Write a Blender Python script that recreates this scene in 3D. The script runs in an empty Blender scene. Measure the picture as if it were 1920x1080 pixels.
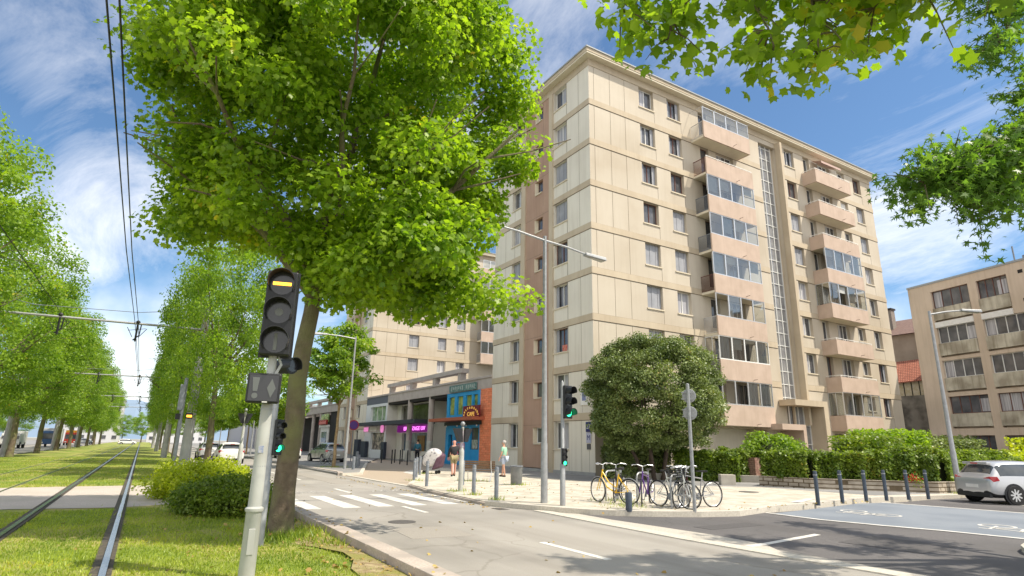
import bpy, math, random
import numpy as np
from mathutils import Matrix, Vector
S = bpy.context.scene
# ---------------------------------------------------------------- camera
cam = bpy.data.objects.new('camera', bpy.data.cameras.new('camera'))
S.collection.objects.link(cam); S.camera = cam
cam.data.sensor_width = 36; cam.data.lens = 20.72; cam.data.clip_start = .05; cam.data.clip_end = 20000
cam.matrix_world = Matrix(((0.85373919, -0.14866105, -0.49902834, 0), (-0.52040669, -0.21139574, -0.82733833, 0),
                           (0.01750052, 0.96602885, -0.25784103, 1.65), (0, 0, 0, 1)))
S.render.resolution_x = 1024; S.render.resolution_y = 576
# ---------------------------------------------------------------- light
SUN_EL, SUN_AZ = math.radians(56), math.radians(41)     # azimuth measured from -y towards +x
sd = Vector((math.sin(SUN_AZ)*math.cos(SUN_EL), -math.cos(SUN_AZ)*math.cos(SUN_EL), math.sin(SUN_EL)))
sun = bpy.data.objects.new('sun', bpy.data.lights.new('sun', 'SUN')); S.collection.objects.link(sun)
sun.data.energy = 2.5; sun.data.angle = math.radians(.6); sun.data.color = (1, .91, .76)
sun.rotation_euler = sd.to_track_quat('Z', 'Y').to_euler()
S.view_settings.view_transform = 'Standard'; S.view_settings.look = 'None'
S.view_settings.exposure = 1.25; S.view_settings.gamma = 1
W = bpy.data.worlds.new('World'); S.world = W; W.use_nodes = True
def world():
    nt = W.node_tree; n = nt.nodes; l = nt.links; n.clear()
    out = n.new('ShaderNodeOutputWorld'); bg = n.new('ShaderNodeBackground'); bg.inputs[1].default_value = .15
    sky = n.new('ShaderNodeTexSky'); sky.sky_type = 'NISHITA'; sky.sun_disc = False
    sky.sun_elevation = SUN_EL; sky.sun_rotation = math.pi-SUN_AZ; sky.air_density = 1.0; sky.dust_density = .35; sky.ozone_density = 2.2
    tc = n.new('ShaderNodeTexCoord'); sp = n.new('ShaderNodeSeparateXYZ'); l.new(tc.outputs['Generated'], sp.inputs[0])
    # clouds on a flat layer high above: direction / (z + .12)
    ad = n.new('ShaderNodeMath'); ad.operation = 'ADD'; ad.inputs[1].default_value = .13; l.new(sp.outputs[2], ad.inputs[0])
    mx = n.new('ShaderNodeMath'); mx.operation = 'MAXIMUM'; mx.inputs[1].default_value = .02; l.new(ad.outputs[0], mx.inputs[0])
    dx = n.new('ShaderNodeMath'); dx.operation = 'DIVIDE'; l.new(sp.outputs[0], dx.inputs[0]); l.new(mx.outputs[0], dx.inputs[1])
    dy = n.new('ShaderNodeMath'); dy.operation = 'DIVIDE'; l.new(sp.outputs[1], dy.inputs[0]); l.new(mx.outputs[0], dy.inputs[1])
    cb = n.new('ShaderNodeCombineXYZ'); l.new(dx.outputs[0], cb.inputs[0]); l.new(dy.outputs[0], cb.inputs[1])
    mp = n.new('ShaderNodeMapping'); mp.inputs['Rotation'].default_value = (0, 0, math.radians(-28)); mp.inputs['Scale'].default_value = (1.5, .75, 1)
    mp.inputs['Location'].default_value = (CL[0], CL[1], 0)
    l.new(cb.outputs[0], mp.inputs[0])
    n1 = n.new('ShaderNodeTexNoise'); n1.inputs['Scale'].default_value = 1.15; n1.inputs['Detail'].default_value = 9; n1.inputs['Roughness'].default_value = .68; n1.inputs['Distortion'].default_value = .5
    n2 = n.new('ShaderNodeTexNoise'); n2.inputs['Scale'].default_value = .55; n2.inputs['Detail'].default_value = 3
    l.new(mp.outputs[0], n1.inputs[0]); l.new(mp.outputs[0], n2.inputs[0])
    m = n.new('ShaderNodeMath'); m.operation = 'MULTIPLY'; l.new(n1.outputs[0], m.inputs[0]); l.new(n2.outputs[0], m.inputs[1])
    r = n.new('ShaderNodeValToRGB'); r.color_ramp.elements[0].position = .215; r.color_ramp.elements[1].position = .46
    r.color_ramp.elements[0].color = (0, 0, 0, 1); r.color_ramp.elements[1].color = (1, 1, 1, 1); l.new(m.outputs[0], r.inputs[0])
    # cloud bank low over the horizon
    lo = n.new('ShaderNodeMapRange'); lo.inputs[1].default_value = .34; lo.inputs[2].default_value = .0; lo.inputs[3].default_value = 0; lo.inputs[4].default_value = .95; l.new(sp.outputs[2], lo.inputs[0])
    n3 = n.new('ShaderNodeTexNoise'); n3.inputs['Scale'].default_value = 5; n3.inputs['Detail'].default_value = 8; l.new(tc.outputs['Generated'], n3.inputs[0])
    r3 = n.new('ShaderNodeValToRGB'); r3.color_ramp.elements[0].position = .46; r3.color_ramp.elements[1].position = .60; l.new(n3.outputs[0], r3.inputs[0])
    ml = n.new('ShaderNodeMath'); ml.operation = 'MULTIPLY'; l.new(lo.outputs[0], ml.inputs[0]); l.new(r3.outputs[0], ml.inputs[1])
    mm = n.new('ShaderNodeMath'); mm.operation = 'MAXIMUM'; l.new(r.outputs[0], mm.inputs[0]); l.new(ml.outputs[0], mm.inputs[1])
    # bright broken clouds added out of view, behind and left, to fill the shade
    vd = n.new('ShaderNodeVectorMath'); vd.operation = 'DOT_PRODUCT'; vd.inputs[1].default_value = (-.45, -.89, 0); l.new(tc.outputs['Generated'], vd.inputs[0])
    mb = n.new('ShaderNodeMapRange'); mb.inputs[1].default_value = .02; mb.inputs[2].default_value = .4; mb.inputs[3].default_value = 0; mb.inputs[4].default_value = 1; l.new(vd.outputs['Value'], mb.inputs[0])
    rb = n.new('ShaderNodeValToRGB'); rb.color_ramp.elements[0].position = .06; rb.color_ramp.elements[1].position = .2; l.new(m.outputs[0], rb.inputs[0])
    mc = n.new('ShaderNodeMath'); mc.operation = 'MULTIPLY'; l.new(mb.outputs[0], mc.inputs[0]); l.new(rb.outputs[0], mc.inputs[1])
    m4 = n.new('ShaderNodeMath'); m4.operation = 'MAXIMUM'; l.new(mm.outputs[0], m4.inputs[0]); l.new(mc.outputs[0], m4.inputs[1])
    ms = n.new('ShaderNodeMath'); ms.operation = 'MULTIPLY'; ms.inputs[1].default_value = .88; l.new(m4.outputs[0], ms.inputs[0])
    tint = n.new('ShaderNodeMix'); tint.data_type = 'RGBA'; tint.blend_type = 'MULTIPLY'; tint.inputs[0].default_value = 1
    tint.inputs[7].default_value = (.35, .42, .455, 1); l.new(sky.outputs[0], tint.inputs[6])
    mix = n.new('ShaderNodeMix'); mix.data_type = 'RGBA'; l.new(ms.outputs[0], mix.inputs[0]); l.new(tint.outputs[2], mix.inputs[6])
    mix.inputs[7].default_value = (4.5, 4.4, 4.3, 1)
    l.new(mix.outputs[2], bg.inputs[0]); l.new(bg.outputs[0], out.inputs[0])
CL = (7.3, -3.0)
world()
random.seed(7); rng = np.random.default_rng(7)
# ---------------------------------------------------------------- materials
MC = {}
def mat(name, c, r=.8, c2=None, sc=3., det=6, lo=.35, hi=.65, bump=0, bsc=None, metal=0, spec=.4, emit=None, coat=0, alpha=1, trans=0, extra=None, c3=None, sc3=.3, stretch=None):
    if name in MC: return MC[name]
    m = bpy.data.materials.new(name); m.use_nodes = True; nt = m.node_tree; n = nt.nodes; l = nt.links
    b = n['Principled BSDF']; b.inputs['Roughness'].default_value = r; b.inputs['Metallic'].default_value = metal
    b.inputs['Specular IOR Level'].default_value = spec; b.inputs['Coat Weight'].default_value = coat
    b.inputs['Base Color'].default_value = (*c, 1)
    tc = n.new('ShaderNodeTexCoord'); co = tc.outputs['Object']
    if stretch:
        mp = n.new('ShaderNodeMapping'); mp.inputs['Scale'].default_value = stretch; l.new(co, mp.inputs[0]); co = mp.outputs[0]
    if c2 is not None:
        t = n.new('ShaderNodeTexNoise'); t.inputs['Scale'].default_value = sc; t.inputs['Detail'].default_value = det; l.new(co, t.inputs[0])
        rp = n.new('ShaderNodeValToRGB'); rp.color_ramp.elements[0].position = lo; rp.color_ramp.elements[1].position = hi
        rp.color_ramp.elements[0].color = (*c, 1); rp.color_ramp.elements[1].color = (*c2, 1)
        l.new(t.outputs[0], rp.inputs[0]); last = rp.outputs[0]
        if c3 is not None:
            t3 = n.new('ShaderNodeTexNoise'); t3.inputs['Scale'].default_value = sc3; t3.inputs['Detail'].default_value = 5; l.new(co, t3.inputs[0])
            r3 = n.new('ShaderNodeValToRGB'); r3.color_ramp.elements[0].position = .42; r3.color_ramp.elements[1].position = .62; l.new(t3.outputs[0], r3.inputs[0])
            mx = n.new('ShaderNodeMix'); mx.data_type = 'RGBA'; l.new(r3.outputs[0], mx.inputs[0]); l.new(last, mx.inputs[6]); mx.inputs[7].default_value = (*c3, 1); last = mx.outputs[2]
        if extra: last = extra(n, l, co, last)
        l.new(last, b.inputs['Base Color'])
    if bump:
        t2 = n.new('ShaderNodeTexNoise'); t2.inputs['Scale'].default_value = bsc or sc*6; t2.inputs['Detail'].default_value = 5; l.new(co, t2.inputs[0])
        bp = n.new('ShaderNodeBump'); bp.inputs['Strength'].default_value = bump; bp.inputs['Distance'].default_value = .02; l.new(t2.outputs[0], bp.inputs['Height']); l.new(bp.outputs[0], b.inputs['Normal'])
    if emit: b.inputs['Emission Color'].default_value = (*emit[:3], 1); b.inputs['Emission Strength'].default_value = emit[3]
    if trans: b.inputs['Transmission Weight'].default_value = trans
    MC[name] = m; return m
def bricks(sx, sy, mortar, msize=.02, off=.5, axes='xz', mixf=1., bw=.5, rh=.25):
    def f(n, l, co, last):
        sp = n.new('ShaderNodeSeparateXYZ'); l.new(co, sp.inputs[0]); cb = n.new('ShaderNodeCombineXYZ')
        if axes == 's':   # vertical walls of any heading
            a = n.new('ShaderNodeMath'); a.operation = 'ADD'; l.new(sp.outputs[0], a.inputs[0]); l.new(sp.outputs[1], a.inputs[1]); l.new(a.outputs[0], cb.inputs[0]); l.new(sp.outputs[2], cb.inputs[1])
        else:
            l.new(sp.outputs['xyz'.index(axes[0])], cb.inputs[0]); l.new(sp.outputs['xyz'.index(axes[1])], cb.inputs[1])
        t = n.new('ShaderNodeTexBrick'); t.inputs['Scale'].default_value = 1; t.inputs['Brick Width'].default_value = sx; t.inputs['Row Height'].default_value = sy
        t.inputs['Mortar Size'].default_value = msize; t.offset = off; l.new(cb.outputs[0], t.inputs[0])
        t.inputs['Color1'].default_value = (1, 1, 1, 1); t.inputs['Color2'].default_value = (.78, .78, .78, 1); t.inputs['Mortar'].default_value = (*mortar, 1)
        mx = n.new('ShaderNodeMix'); mx.data_type = 'RGBA'; mx.blend_type = 'MULTIPLY'; mx.inputs[0].default_value = mixf; l.new(last, mx.inputs[6]); l.new(t.outputs[0], mx.inputs[7])
        return mx.outputs[2]
    return f
def streaks(amt=.16, dark=(.62,.58,.52)):
    def f(n, l, co, last):
        mp = n.new('ShaderNodeMapping'); mp.inputs['Scale'].default_value = (2.6, 2.6, .16); l.new(co, mp.inputs[0])
        t = n.new('ShaderNodeTexNoise'); t.inputs['Scale'].default_value = 1.3; t.inputs['Detail'].default_value = 7; t.inputs['Roughness'].default_value = .65; l.new(mp.outputs[0], t.inputs[0])
        r = n.new('ShaderNodeValToRGB'); r.color_ramp.elements[0].position = .47; r.color_ramp.elements[1].position = .72; r.color_ramp.elements[0].color = (0,0,0,1); r.color_ramp.elements[1].color = (1,1,1,1); l.new(t.outputs[0], r.inputs[0])
        t2 = n.new('ShaderNodeTexNoise'); t2.inputs['Scale'].default_value = .45; t2.inputs['Detail'].default_value = 8; l.new(co, t2.inputs[0])
        a = n.new('ShaderNodeMath'); a.operation = 'MULTIPLY'; l.new(r.outputs[0], a.inputs[0]); l.new(t2.outputs[0], a.inputs[1])
        b = n.new('ShaderNodeMath'); b.operation = 'MULTIPLY'; b.use_clamp = True; b.inputs[1].default_value = amt*5; l.new(a.outputs[0], b.inputs[0])
        mx = n.new('ShaderNodeMix'); mx.data_type = 'RGBA'; mx.blend_type = 'MULTIPLY'; l.new(b.outputs[0], mx.inputs[0]); l.new(last, mx.inputs[6]); mx.inputs[7].default_value = (*dark, 1); return mx.outputs[2]
    return f
def cracks(sc=.35, w=.012, col=(.8,.79,.77)):
    def f(n, l, co, last):
        t0 = n.new('ShaderNodeTexNoise'); t0.inputs['Scale'].default_value = 1.2; t0.inputs['Detail'].default_value = 6; l.new(co, t0.inputs[0])
        ad = n.new('ShaderNodeVectorMath'); ad.operation = 'MULTIPLY_ADD'; ad.inputs[1].default_value = (.9,.9,0); l.new(t0.outputs[1], ad.inputs[0]); l.new(co, ad.inputs[2])
        v = n.new('ShaderNodeTexVoronoi'); v.feature = 'DISTANCE_TO_EDGE'; v.inputs['Scale'].default_value = sc; l.new(ad.outputs[0], v.inputs[0])
        r = n.new('ShaderNodeMapRange'); r.inputs[1].default_value = 0; r.inputs[2].default_value = w; r.inputs[3].default_value = 1; r.inputs[4].default_value = 0; l.new(v.outputs[0], r.inputs[0])
        t = n.new('ShaderNodeTexNoise'); t.inputs['Scale'].default_value = .3; l.new(co, t.inputs[0]); q = n.new('ShaderNodeValToRGB'); q.color_ramp.elements[0].position = .45; q.color_ramp.elements[1].position = .55; l.new(t.outputs[0], q.inputs[0])
        a = n.new('ShaderNodeMath'); a.operation = 'MULTIPLY'; l.new(r.outputs[0], a.inputs[0]); l.new(q.outputs[0], a.inputs[1])
        mx = n.new('ShaderNodeMix'); mx.data_type = 'RGBA'; mx.blend_type = 'MULTIPLY'; l.new(a.outputs[0], mx.inputs[0]); l.new(last, mx.inputs[6]); mx.inputs[7].default_value = (*col, 1); last = mx.outputs[2]
        # long darker wheel paths and stains along the road
        mp = n.new('ShaderNodeMapping'); mp.inputs['Scale'].default_value = (.9, .07, 1); l.new(co, mp.inputs[0]); t5 = n.new('ShaderNodeTexNoise'); t5.inputs['Scale'].default_value = 1.1; t5.inputs['Detail'].default_value = 7; l.new(mp.outputs[0], t5.inputs[0])
        r5 = n.new('ShaderNodeMapRange'); r5.inputs[1].default_value = .48; r5.inputs[2].default_value = .7; r5.inputs[3].default_value = 0; r5.inputs[4].default_value = .55; l.new(t5.outputs[0], r5.inputs[0])
        m5 = n.new('ShaderNodeMix'); m5.data_type = 'RGBA'; m5.blend_type = 'MULTIPLY'; l.new(r5.outputs[0], m5.inputs[0]); l.new(last, m5.inputs[6]); m5.inputs[7].default_value = (.62,.60,.58,1)
        return m5.outputs[2]
    return f
def leafmat(name, c1, c2, tr=.45, extra=(.5, .75)):
    m = bpy.data.materials.new(name); m.use_nodes = True; nt = m.node_tree; n = nt.nodes; l = nt.links; n.clear()
    out = n.new('ShaderNodeOutputMaterial'); g = n.new('ShaderNodeNewGeometry')
    rp = n.new('ShaderNodeValToRGB'); rp.color_ramp.elements[0].color = (*c1, 1); rp.color_ramp.elements[1].color = (*c2, 1); rp.color_ramp.elements[1].position = .9; ye = rp.color_ramp.elements.new(.985); ye.color = (min(.6, c2[0]*1.6), c2[1]*.95, c2[2]*1.2, 1)
    tc = n.new('ShaderNodeTexCoord'); tn = n.new('ShaderNodeTexNoise'); tn.inputs['Scale'].default_value = .7; tn.inputs['Detail'].default_value = 3; l.new(tc.outputs['Object'], tn.inputs[0])
    a = n.new('ShaderNodeMath'); a.operation = 'MULTIPLY_ADD'; a.inputs[1].default_value = .55; l.new(g.outputs['Random Per Island'], a.inputs[0])
    s = n.new('ShaderNodeMapRange'); s.inputs[1].default_value = .35; s.inputs[2].default_value = .65; s.inputs[3].default_value = 0; s.inputs[4].default_value = .45; l.new(tn.outputs[0], s.inputs[0]); l.new(s.outputs[0], a.inputs[2])
    l.new(a.outputs[0], rp.inputs[0])
    d = n.new('ShaderNodeBsdfPrincipled'); d.inputs['Roughness'].default_value = .42; d.inputs['Specular IOR Level'].default_value = .4; l.new(rp.outputs[0], d.inputs['Base Color'])
    t = n.new('ShaderNodeBsdfTranslucent'); h = n.new('ShaderNodeMix'); h.data_type = 'RGBA'; h.blend_type = 'MULTIPLY'; h.inputs[0].default_value = 1; l.new(rp.outputs[0], h.inputs[6]); h.inputs[7].default_value = (1.65, 1.75, .55, 1); l.new(h.outputs[2], t.inputs[0])
    mx = n.new('ShaderNodeMixShader'); mx.inputs[0].default_value = tr; l.new(d.outputs[0], mx.inputs[1]); l.new(t.outputs[0], mx.inputs[2]); l.new(mx.outputs[0], out.inputs[0])
    MC[name] = m; return m
def glassmat(name, tint=(.75, .85, .85), refl=.35, rough=.02):
    m = bpy.data.materials.new(name); m.use_nodes = True; nt = m.node_tree; n = nt.nodes; l = nt.links; n.clear()
    out = n.new('ShaderNodeOutputMaterial'); t = n.new('ShaderNodeBsdfTransparent'); t.inputs[0].default_value = (*tint, 1)
    g = n.new('ShaderNodeBsdfGlossy'); g.inputs['Roughness'].default_value = rough; g.inputs[0].default_value = (.80, .79, .76, 1)
    f = n.new('ShaderNodeFresnel'); f.inputs[0].default_value = 1.5; a = n.new('ShaderNodeMath'); a.operation = 'ADD'; a.use_clamp = True; a.inputs[1].default_value = refl; l.new(f.outputs[0], a.inputs[0])
    mx = n.new('ShaderNodeMixShader'); l.new(a.outputs[0], mx.inputs[0]); l.new(t.outputs[0], mx.inputs[1]); l.new(g.outputs[0], mx.inputs[2]); l.new(mx.outputs[0], out.inputs[0])
    MC[name] = m; return m
M_cream = mat('cream panel', (.525, .465, .375), .85, (.57, .51, .42), .5, 8, bump=.15, bsc=30, c3=(.47, .405, .315), sc3=.25, extra=streaks(.06))
M_band = mat('band concrete', (.47, .39, .285), .85, (.53, .45, .335), .7, 8, bump=.1, bsc=30, extra=streaks(.09))
M_side = mat('shade lifted cream panel', (.66, .62, .535), .85, (.72, .68, .59), .5, 8, bump=.15, bsc=30, extra=streaks(.1))  # side wall colour lightened to make up for weak light on the shaded walls
M_brown = mat('rose brown render', (.38, .25, .185), .9, (.43, .29, .215), .6, 8, bump=.15, bsc=40, extra=streaks(.12))
M_parapet = mat('salmon parapet', (.475, .365, .29), .9, (.54, .42, .34), 1.2, 9, bump=.2, bsc=50, extra=streaks(.09))
M_joint = mat('dark joint', (.17, .135, .1), .9)
M_sill = mat('sill concrete', (.56, .49, .37), .85, (.62, .55, .43), 2)
M_soffit = mat('soffit', (.62, .56, .44), .9, (.66, .6, .48), 2)
M_glassd = mat('window glass dark', (.05, .055, .065), .06, (.12, .12, .13), 1.2, 3, spec=.8)
M_curtain = mat('net curtain', (.25, .25, .28), .3, (.5, .5, .53), 3, 2, spec=.6, stretch=(3,3,.12))
M_shutter = mat('folding shutter', (.27, .28, .31), .6, (.34, .35, .38), 1.5)
M_frame = mat('white frame', (.72, .72, .70), .5)
M_fbrown = mat('brown frame', (.14, .06, .045), .5)
M_alu = mat('aluminium', (.62, .63, .64), .35, metal=.6)
M_galv = mat('galvanised steel', (.30, .31, .32), .5, (.38, .39, .40), 8, metal=.35)
M_lgrey = mat('light grey paint', (.40, .41, .39), .45, (.50, .51, .48), 5, c3=(.36,.36,.33), sc3=2.5)
M_dkgrey = mat('dark blue grey paint', (.045, .06, .085), .4, (.06, .08, .11), 5)
M_mgrey = mat('bollard grey', (.16, .18, .21), .5, (.22, .24, .27), 6)
M_black = mat('black plastic', (.018, .019, .022), .45)
M_rubber = mat('rubber', (.02, .02, .021), .8)
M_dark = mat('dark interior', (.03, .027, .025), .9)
M_white = mat('white paint', (.72, .71, .68), .6, (.8, .79, .76), 4)
M_wood = mat('bench wood', (.13, .08, .045), .7, (.2, .13, .075), 12)
M_roof = mat('roof zinc', (.33, .35, .36), .5)
M_bglass = glassmat('balcony glass', (.74, .79, .78), .19, .03)
M_bark = mat('plane bark', (.10, .075, .055), .95, (.18, .14, .10), 5, 8, bump=1., bsc=28, c3=(.17, .17, .075), sc3=1.3)
M_leafA = leafmat('plane leaves', (.085, .18, .016), (.33, .45, .04), .54)
M_leafB = leafmat('plane leaves far', (.08, .175, .018), (.29, .41, .045), .45)
M_leafD = leafmat('laurel leaves', (.06, .10, .03), (.25, .31, .10), .2)
M_leafH = leafmat('hedge leaves', (.05, .11, .012), (.25, .33, .04), .35)
M_leafY = leafmat('yellow green leaves', (.24, .32, .012), (.52, .56, .03), .4)
M_leafL = leafmat('sweetgum leaves', (.06, .14, .03), (.2, .33, .06), .45)
M_asph = mat('pale worn asphalt', (.32, .298, .268), .9, (.41, .383, .345), 55, 4, lo=.3, hi=.7, bump=.35, bsc=160, c3=(.29, .272, .245), sc3=.35, extra=cracks())
M_asph2 = mat('dark asphalt', (.095, .09, .092), .9, (.175, .165, .163), 60, 4, lo=.3, hi=.7, bump=.35, bsc=160, c3=(.115, .11, .11), sc3=.5, extra=cracks(.5,.01,(.7,.7,.7)))
M_blueasph = mat('blue grey cycle lane', (.19, .215, .25), .85, (.245, .27, .30), 40, 4, bump=.2, bsc=150, c3=(.18, .205, .24), sc3=.6)
M_pave = mat('sandy pavers', (.52, .47, .39), .9, (.66, .61, .52), 7, 6, bump=.3, bsc=60, c3=(.45, .41, .33), sc3=1.7, extra=bricks(.16, .09, (.7, .66, .58), .006, axes='xy', mixf=.45))
M_pave2 = mat('grey footway asphalt', (.24, .235, .23), .9, (.32, .31, .295), 30, 5, bump=.2, bsc=120, c3=(.22, .215, .21), sc3=.4)
M_drive = mat('tan drive asphalt', (.36, .29, .22), .9, (.43, .36, .28), 20, 5, bump=.2, bsc=120)
M_kerb = mat('pink granite kerb', (.42, .35, .30), .8, (.55, .48, .42), 30, 6, bump=.3, bsc=90, c3=(.38, .33, .29), sc3=1.5)
M_kerbw = mat('pale granite', (.50, .46, .39), .8, (.60, .56, .49), 25, 6, bump=.2, bsc=90)
M_paint = mat('road paint', (.62, .60, .55), .7, (.74, .72, .68), 14, 8, lo=.3, hi=.6, c3=(.58, .56, .51), sc3=3)
M_paintw = mat('worn road paint', (.36, .345, .32), .8, (.60, .58, .54), 16, 8, lo=.35, hi=.6)
M_grass = mat('lawn', (.11, .17, .02), .95, (.25, .32, .045), 9, 8, bump=.8, bsc=80, c3=(.36, .33, .10), sc3=.55)
M_blade = leafmat('grass blades', (.085, .17, .014), (.40, .46, .05), .3)
M_gravel = mat('gravel strip', (.42, .365, .32), .95, (.62, .55, .49), 60, 4, bump=.6, bsc=120, c3=(.47, .42, .36), sc3=.8)
M_rail = mat('rail steel', (.42, .43, .45), .25, metal=.9)
M_railg = mat('rail groove rubber', (.05, .045, .04), .8, (.12, .1, .07), 12)
M_soil = mat('planter soil', (.09, .07, .045), .95, (.16, .13, .08), 6)
# ---------------------------------------------------------------- mesh builder
class MB:
    def __init__(s): s.v = []; s.f = []; s.m = []
    def add(s, vs, fs, m=0):
        o = len(s.v); s.v += [tuple(v) for v in vs]; s.f += [tuple(i+o for i in f) for f in fs]; s.m += [m]*len(fs); return s
    def box(s, x0, y0, z0, x1, y1, z1, m=0):
        return s.add([(x0,y0,z0),(x1,y0,z0),(x1,y1,z0),(x0,y1,z0),(x0,y0,z1),(x1,y0,z1),(x1,y1,z1),(x0,y1,z1)],
                     [(0,3,2,1),(4,5,6,7),(0,1,5,4),(1,2,6,5),(2,3,7,6),(3,0,4,7)], m)
    def prism(s, pts, z0, z1, m=0, side=None):
        n = len(pts); a = sum(pts[i][0]*pts[(i+1)%n][1]-pts[(i+1)%n][0]*pts[i][1] for i in range(n))
        if a < 0: pts = pts[::-1]
        s.add([(x,y,z0) for x,y in pts]+[(x,y,z1) for x,y in pts], [tuple(range(n, 2*n)), tuple(range(n-1,-1,-1))], m)
        o = len(s.v)-2*n
        for i in range(n):
            j = (i+1) % n; s.f.append((o+i, o+j, o+n+j, o+n+i)); s.m.append(m if side is None else side)
        return s
    def cyl(s, p0, p1, r0, r1=None, n=12, m=0, cap=True):
        return s.tube([p0, p1], [r0, r0 if r1 is None else r1], n, m, cap)
    def tube(s, path, r, n=8, m=0, cap=True):
        path = [Vector(p) for p in path]; r = [r]*len(path) if isinstance(r, (int, float)) else r
        vs = []; fs = []; up = None
        for i, p in enumerate(path):
            d = (path[min(i+1, len(path)-1)]-path[max(i-1, 0)]).normalized()
            if up is None: up = Vector((0,0,1)) if abs(d.z) < .9 else Vector((1,0,0))
            a = d.cross(up).normalized(); b = a.cross(d).normalized(); up = b
            for k in range(n):
                t = 2*math.pi*k/n; vs.append(p+a*(math.cos(t)*r[i])+b*(math.sin(t)*r[i]))
        for i in range(len(path)-1):
            for k in range(n):
                j = (k+1) % n; fs.append((i*n+k, i*n+j, (i+1)*n+j, (i+1)*n+k))
        if cap: fs.append(tuple(range(n-1, -1, -1))); fs.append(tuple((len(path)-1)*n+k for k in range(n)))
        return s.add(vs, fs, m)
    def lathe(s, prof, c=(0,0,0), n=16, m=0, ax=(0,0,1)):
        z = Vector(ax).normalized(); a = z.orthogonal().normalized(); b = z.cross(a); c = Vector(c); vs = []; fs = []
        for r, h in prof:
            for k in range(n):
                t = 2*math.pi*k/n; vs.append(c+z*h+a*(r*math.cos(t))+b*(r*math.sin(t)))
        for i in range(len(prof)-1):
            for k in range(n):
                j = (k+1) % n; fs.append((i*n+k, i*n+j, (i+1)*n+j, (i+1)*n+k))
        fs.append(tuple(range(n-1,-1,-1))); fs.append(tuple((len(prof)-1)*n+k for k in range(n)))
        return s.add(vs, fs, m)
    def quad(s, a, b, c, d, m=0): return s.add([a,b,c,d], [(0,1,2,3)], m)
    def ball(s, c, r, n=10, m=0, sc=(1,1,1)):
        k = max(4, n//2); pr = [(max(1e-4, r*math.sin(math.pi*i/k)), -r*math.cos(math.pi*i/k)) for i in range(k+1)]
        o = len(s.v); s.lathe(pr, (0,0,0), n, m)
        s.v[o:] = [(c[0]+x*sc[0], c[1]+y*sc[1], c[2]+z*sc[2]) for x, y, z in s.v[o:]]; return s
    def build(s, name, mats, parent=None, smooth=False, bevel=0, world=True):
        me = bpy.data.meshes.new(name); me.from_pydata(s.v, [], s.f)
        mats = mats if isinstance(mats, (list, tuple)) else [mats]
        for k in mats: me.materials.append(k)
        me.polygons.foreach_set('material_index', s.m)
        if smooth: me.polygons.foreach_set('use_smooth', [True]*len(s.f))
        me.update(); return link(name, me, parent, bevel, world, smooth)
def link(name, me, parent=None, bevel=0, world=True, smooth=False):
    o = bpy.data.objects.new(name, me); S.collection.objects.link(o)
    if parent is not None:
        o.parent = parent
        if world:
            wl = Vector((0,0,0)); p = parent
            while p is not None: wl += p.location; p = p.parent
            o.location = -wl
    if bevel:
        b = o.modifiers.new('bevel', 'BEVEL'); b.width = bevel; b.segments = 2; b.limit_method = 'ANGLE'
    if smooth:
        try: me.set_sharp_from_angle(angle=math.radians(38))
        except Exception: pass
    return o
def tag(o, label=None, cat=None, group=None, kind=None):
    if label: o['label'] = label
    if cat: o['category'] = cat
    if group: o['group'] = group
    if kind: o['kind'] = kind
    return o
def thing(name, label, cat, loc=(0,0,0), rz=0, group=None):
    o = bpy.data.objects.new(name, None); o.empty_display_size = .2; S.collection.objects.link(o)
    o.location = loc; o.rotation_euler = (0,0,rz); return tag(o, label, cat, group)
def struct(o): o['kind'] = 'structure'; return o
def kids(o): return [c for c in S.collection.objects if c.parent == o]
def copy_tree(o, ch=None):
    r = o.copy(); S.collection.objects.link(r)
    for c in kids(o):
        d = copy_tree(c); d.parent = r
    return r
def dup(o, loc, rz=0, label=None, sc=None):
    r = copy_tree(o); r.location = loc; r.rotation_euler = (0,0,rz)
    if label: r['label'] = label
    if sc: r.scale = sc if isinstance(sc, tuple) else (sc,)*3
    return r
def text(body, size, name, m, parent, loc, rot, extr=.01, align='CENTER', sx=1, bold=0):
    cu = bpy.data.curves.new(name, 'FONT'); cu.body = body; cu.size = size; cu.extrude = extr; cu.align_x = align; cu.align_y = 'CENTER'; cu.offset = bold
    t = bpy.data.objects.new(name, cu); S.collection.objects.link(t); dg = bpy.context.evaluated_depsgraph_get()
    me = bpy.data.meshes.new_from_object(t.evaluated_get(dg)); bpy.data.objects.remove(t)
    me.materials.clear(); me.materials.append(m); o = bpy.data.objects.new(name, me); S.collection.objects.link(o)
    o.parent = parent; wl = Vector((0,0,0)); p = parent
    while p is not None: wl += p.location; p = p.parent
    o.location = Vector(loc)-wl; o.rotation_euler = rot; o.scale = (sx, 1, 1); return o
# ================================================================ GROUND
g_ = MB(); g_.box(-900, -700, -.6, 1200, 1500, -.14); struct(g_.build('ground', mat('far ground', (.22,.21,.18), .95, (.3,.28,.24), .05, 8)))
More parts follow.
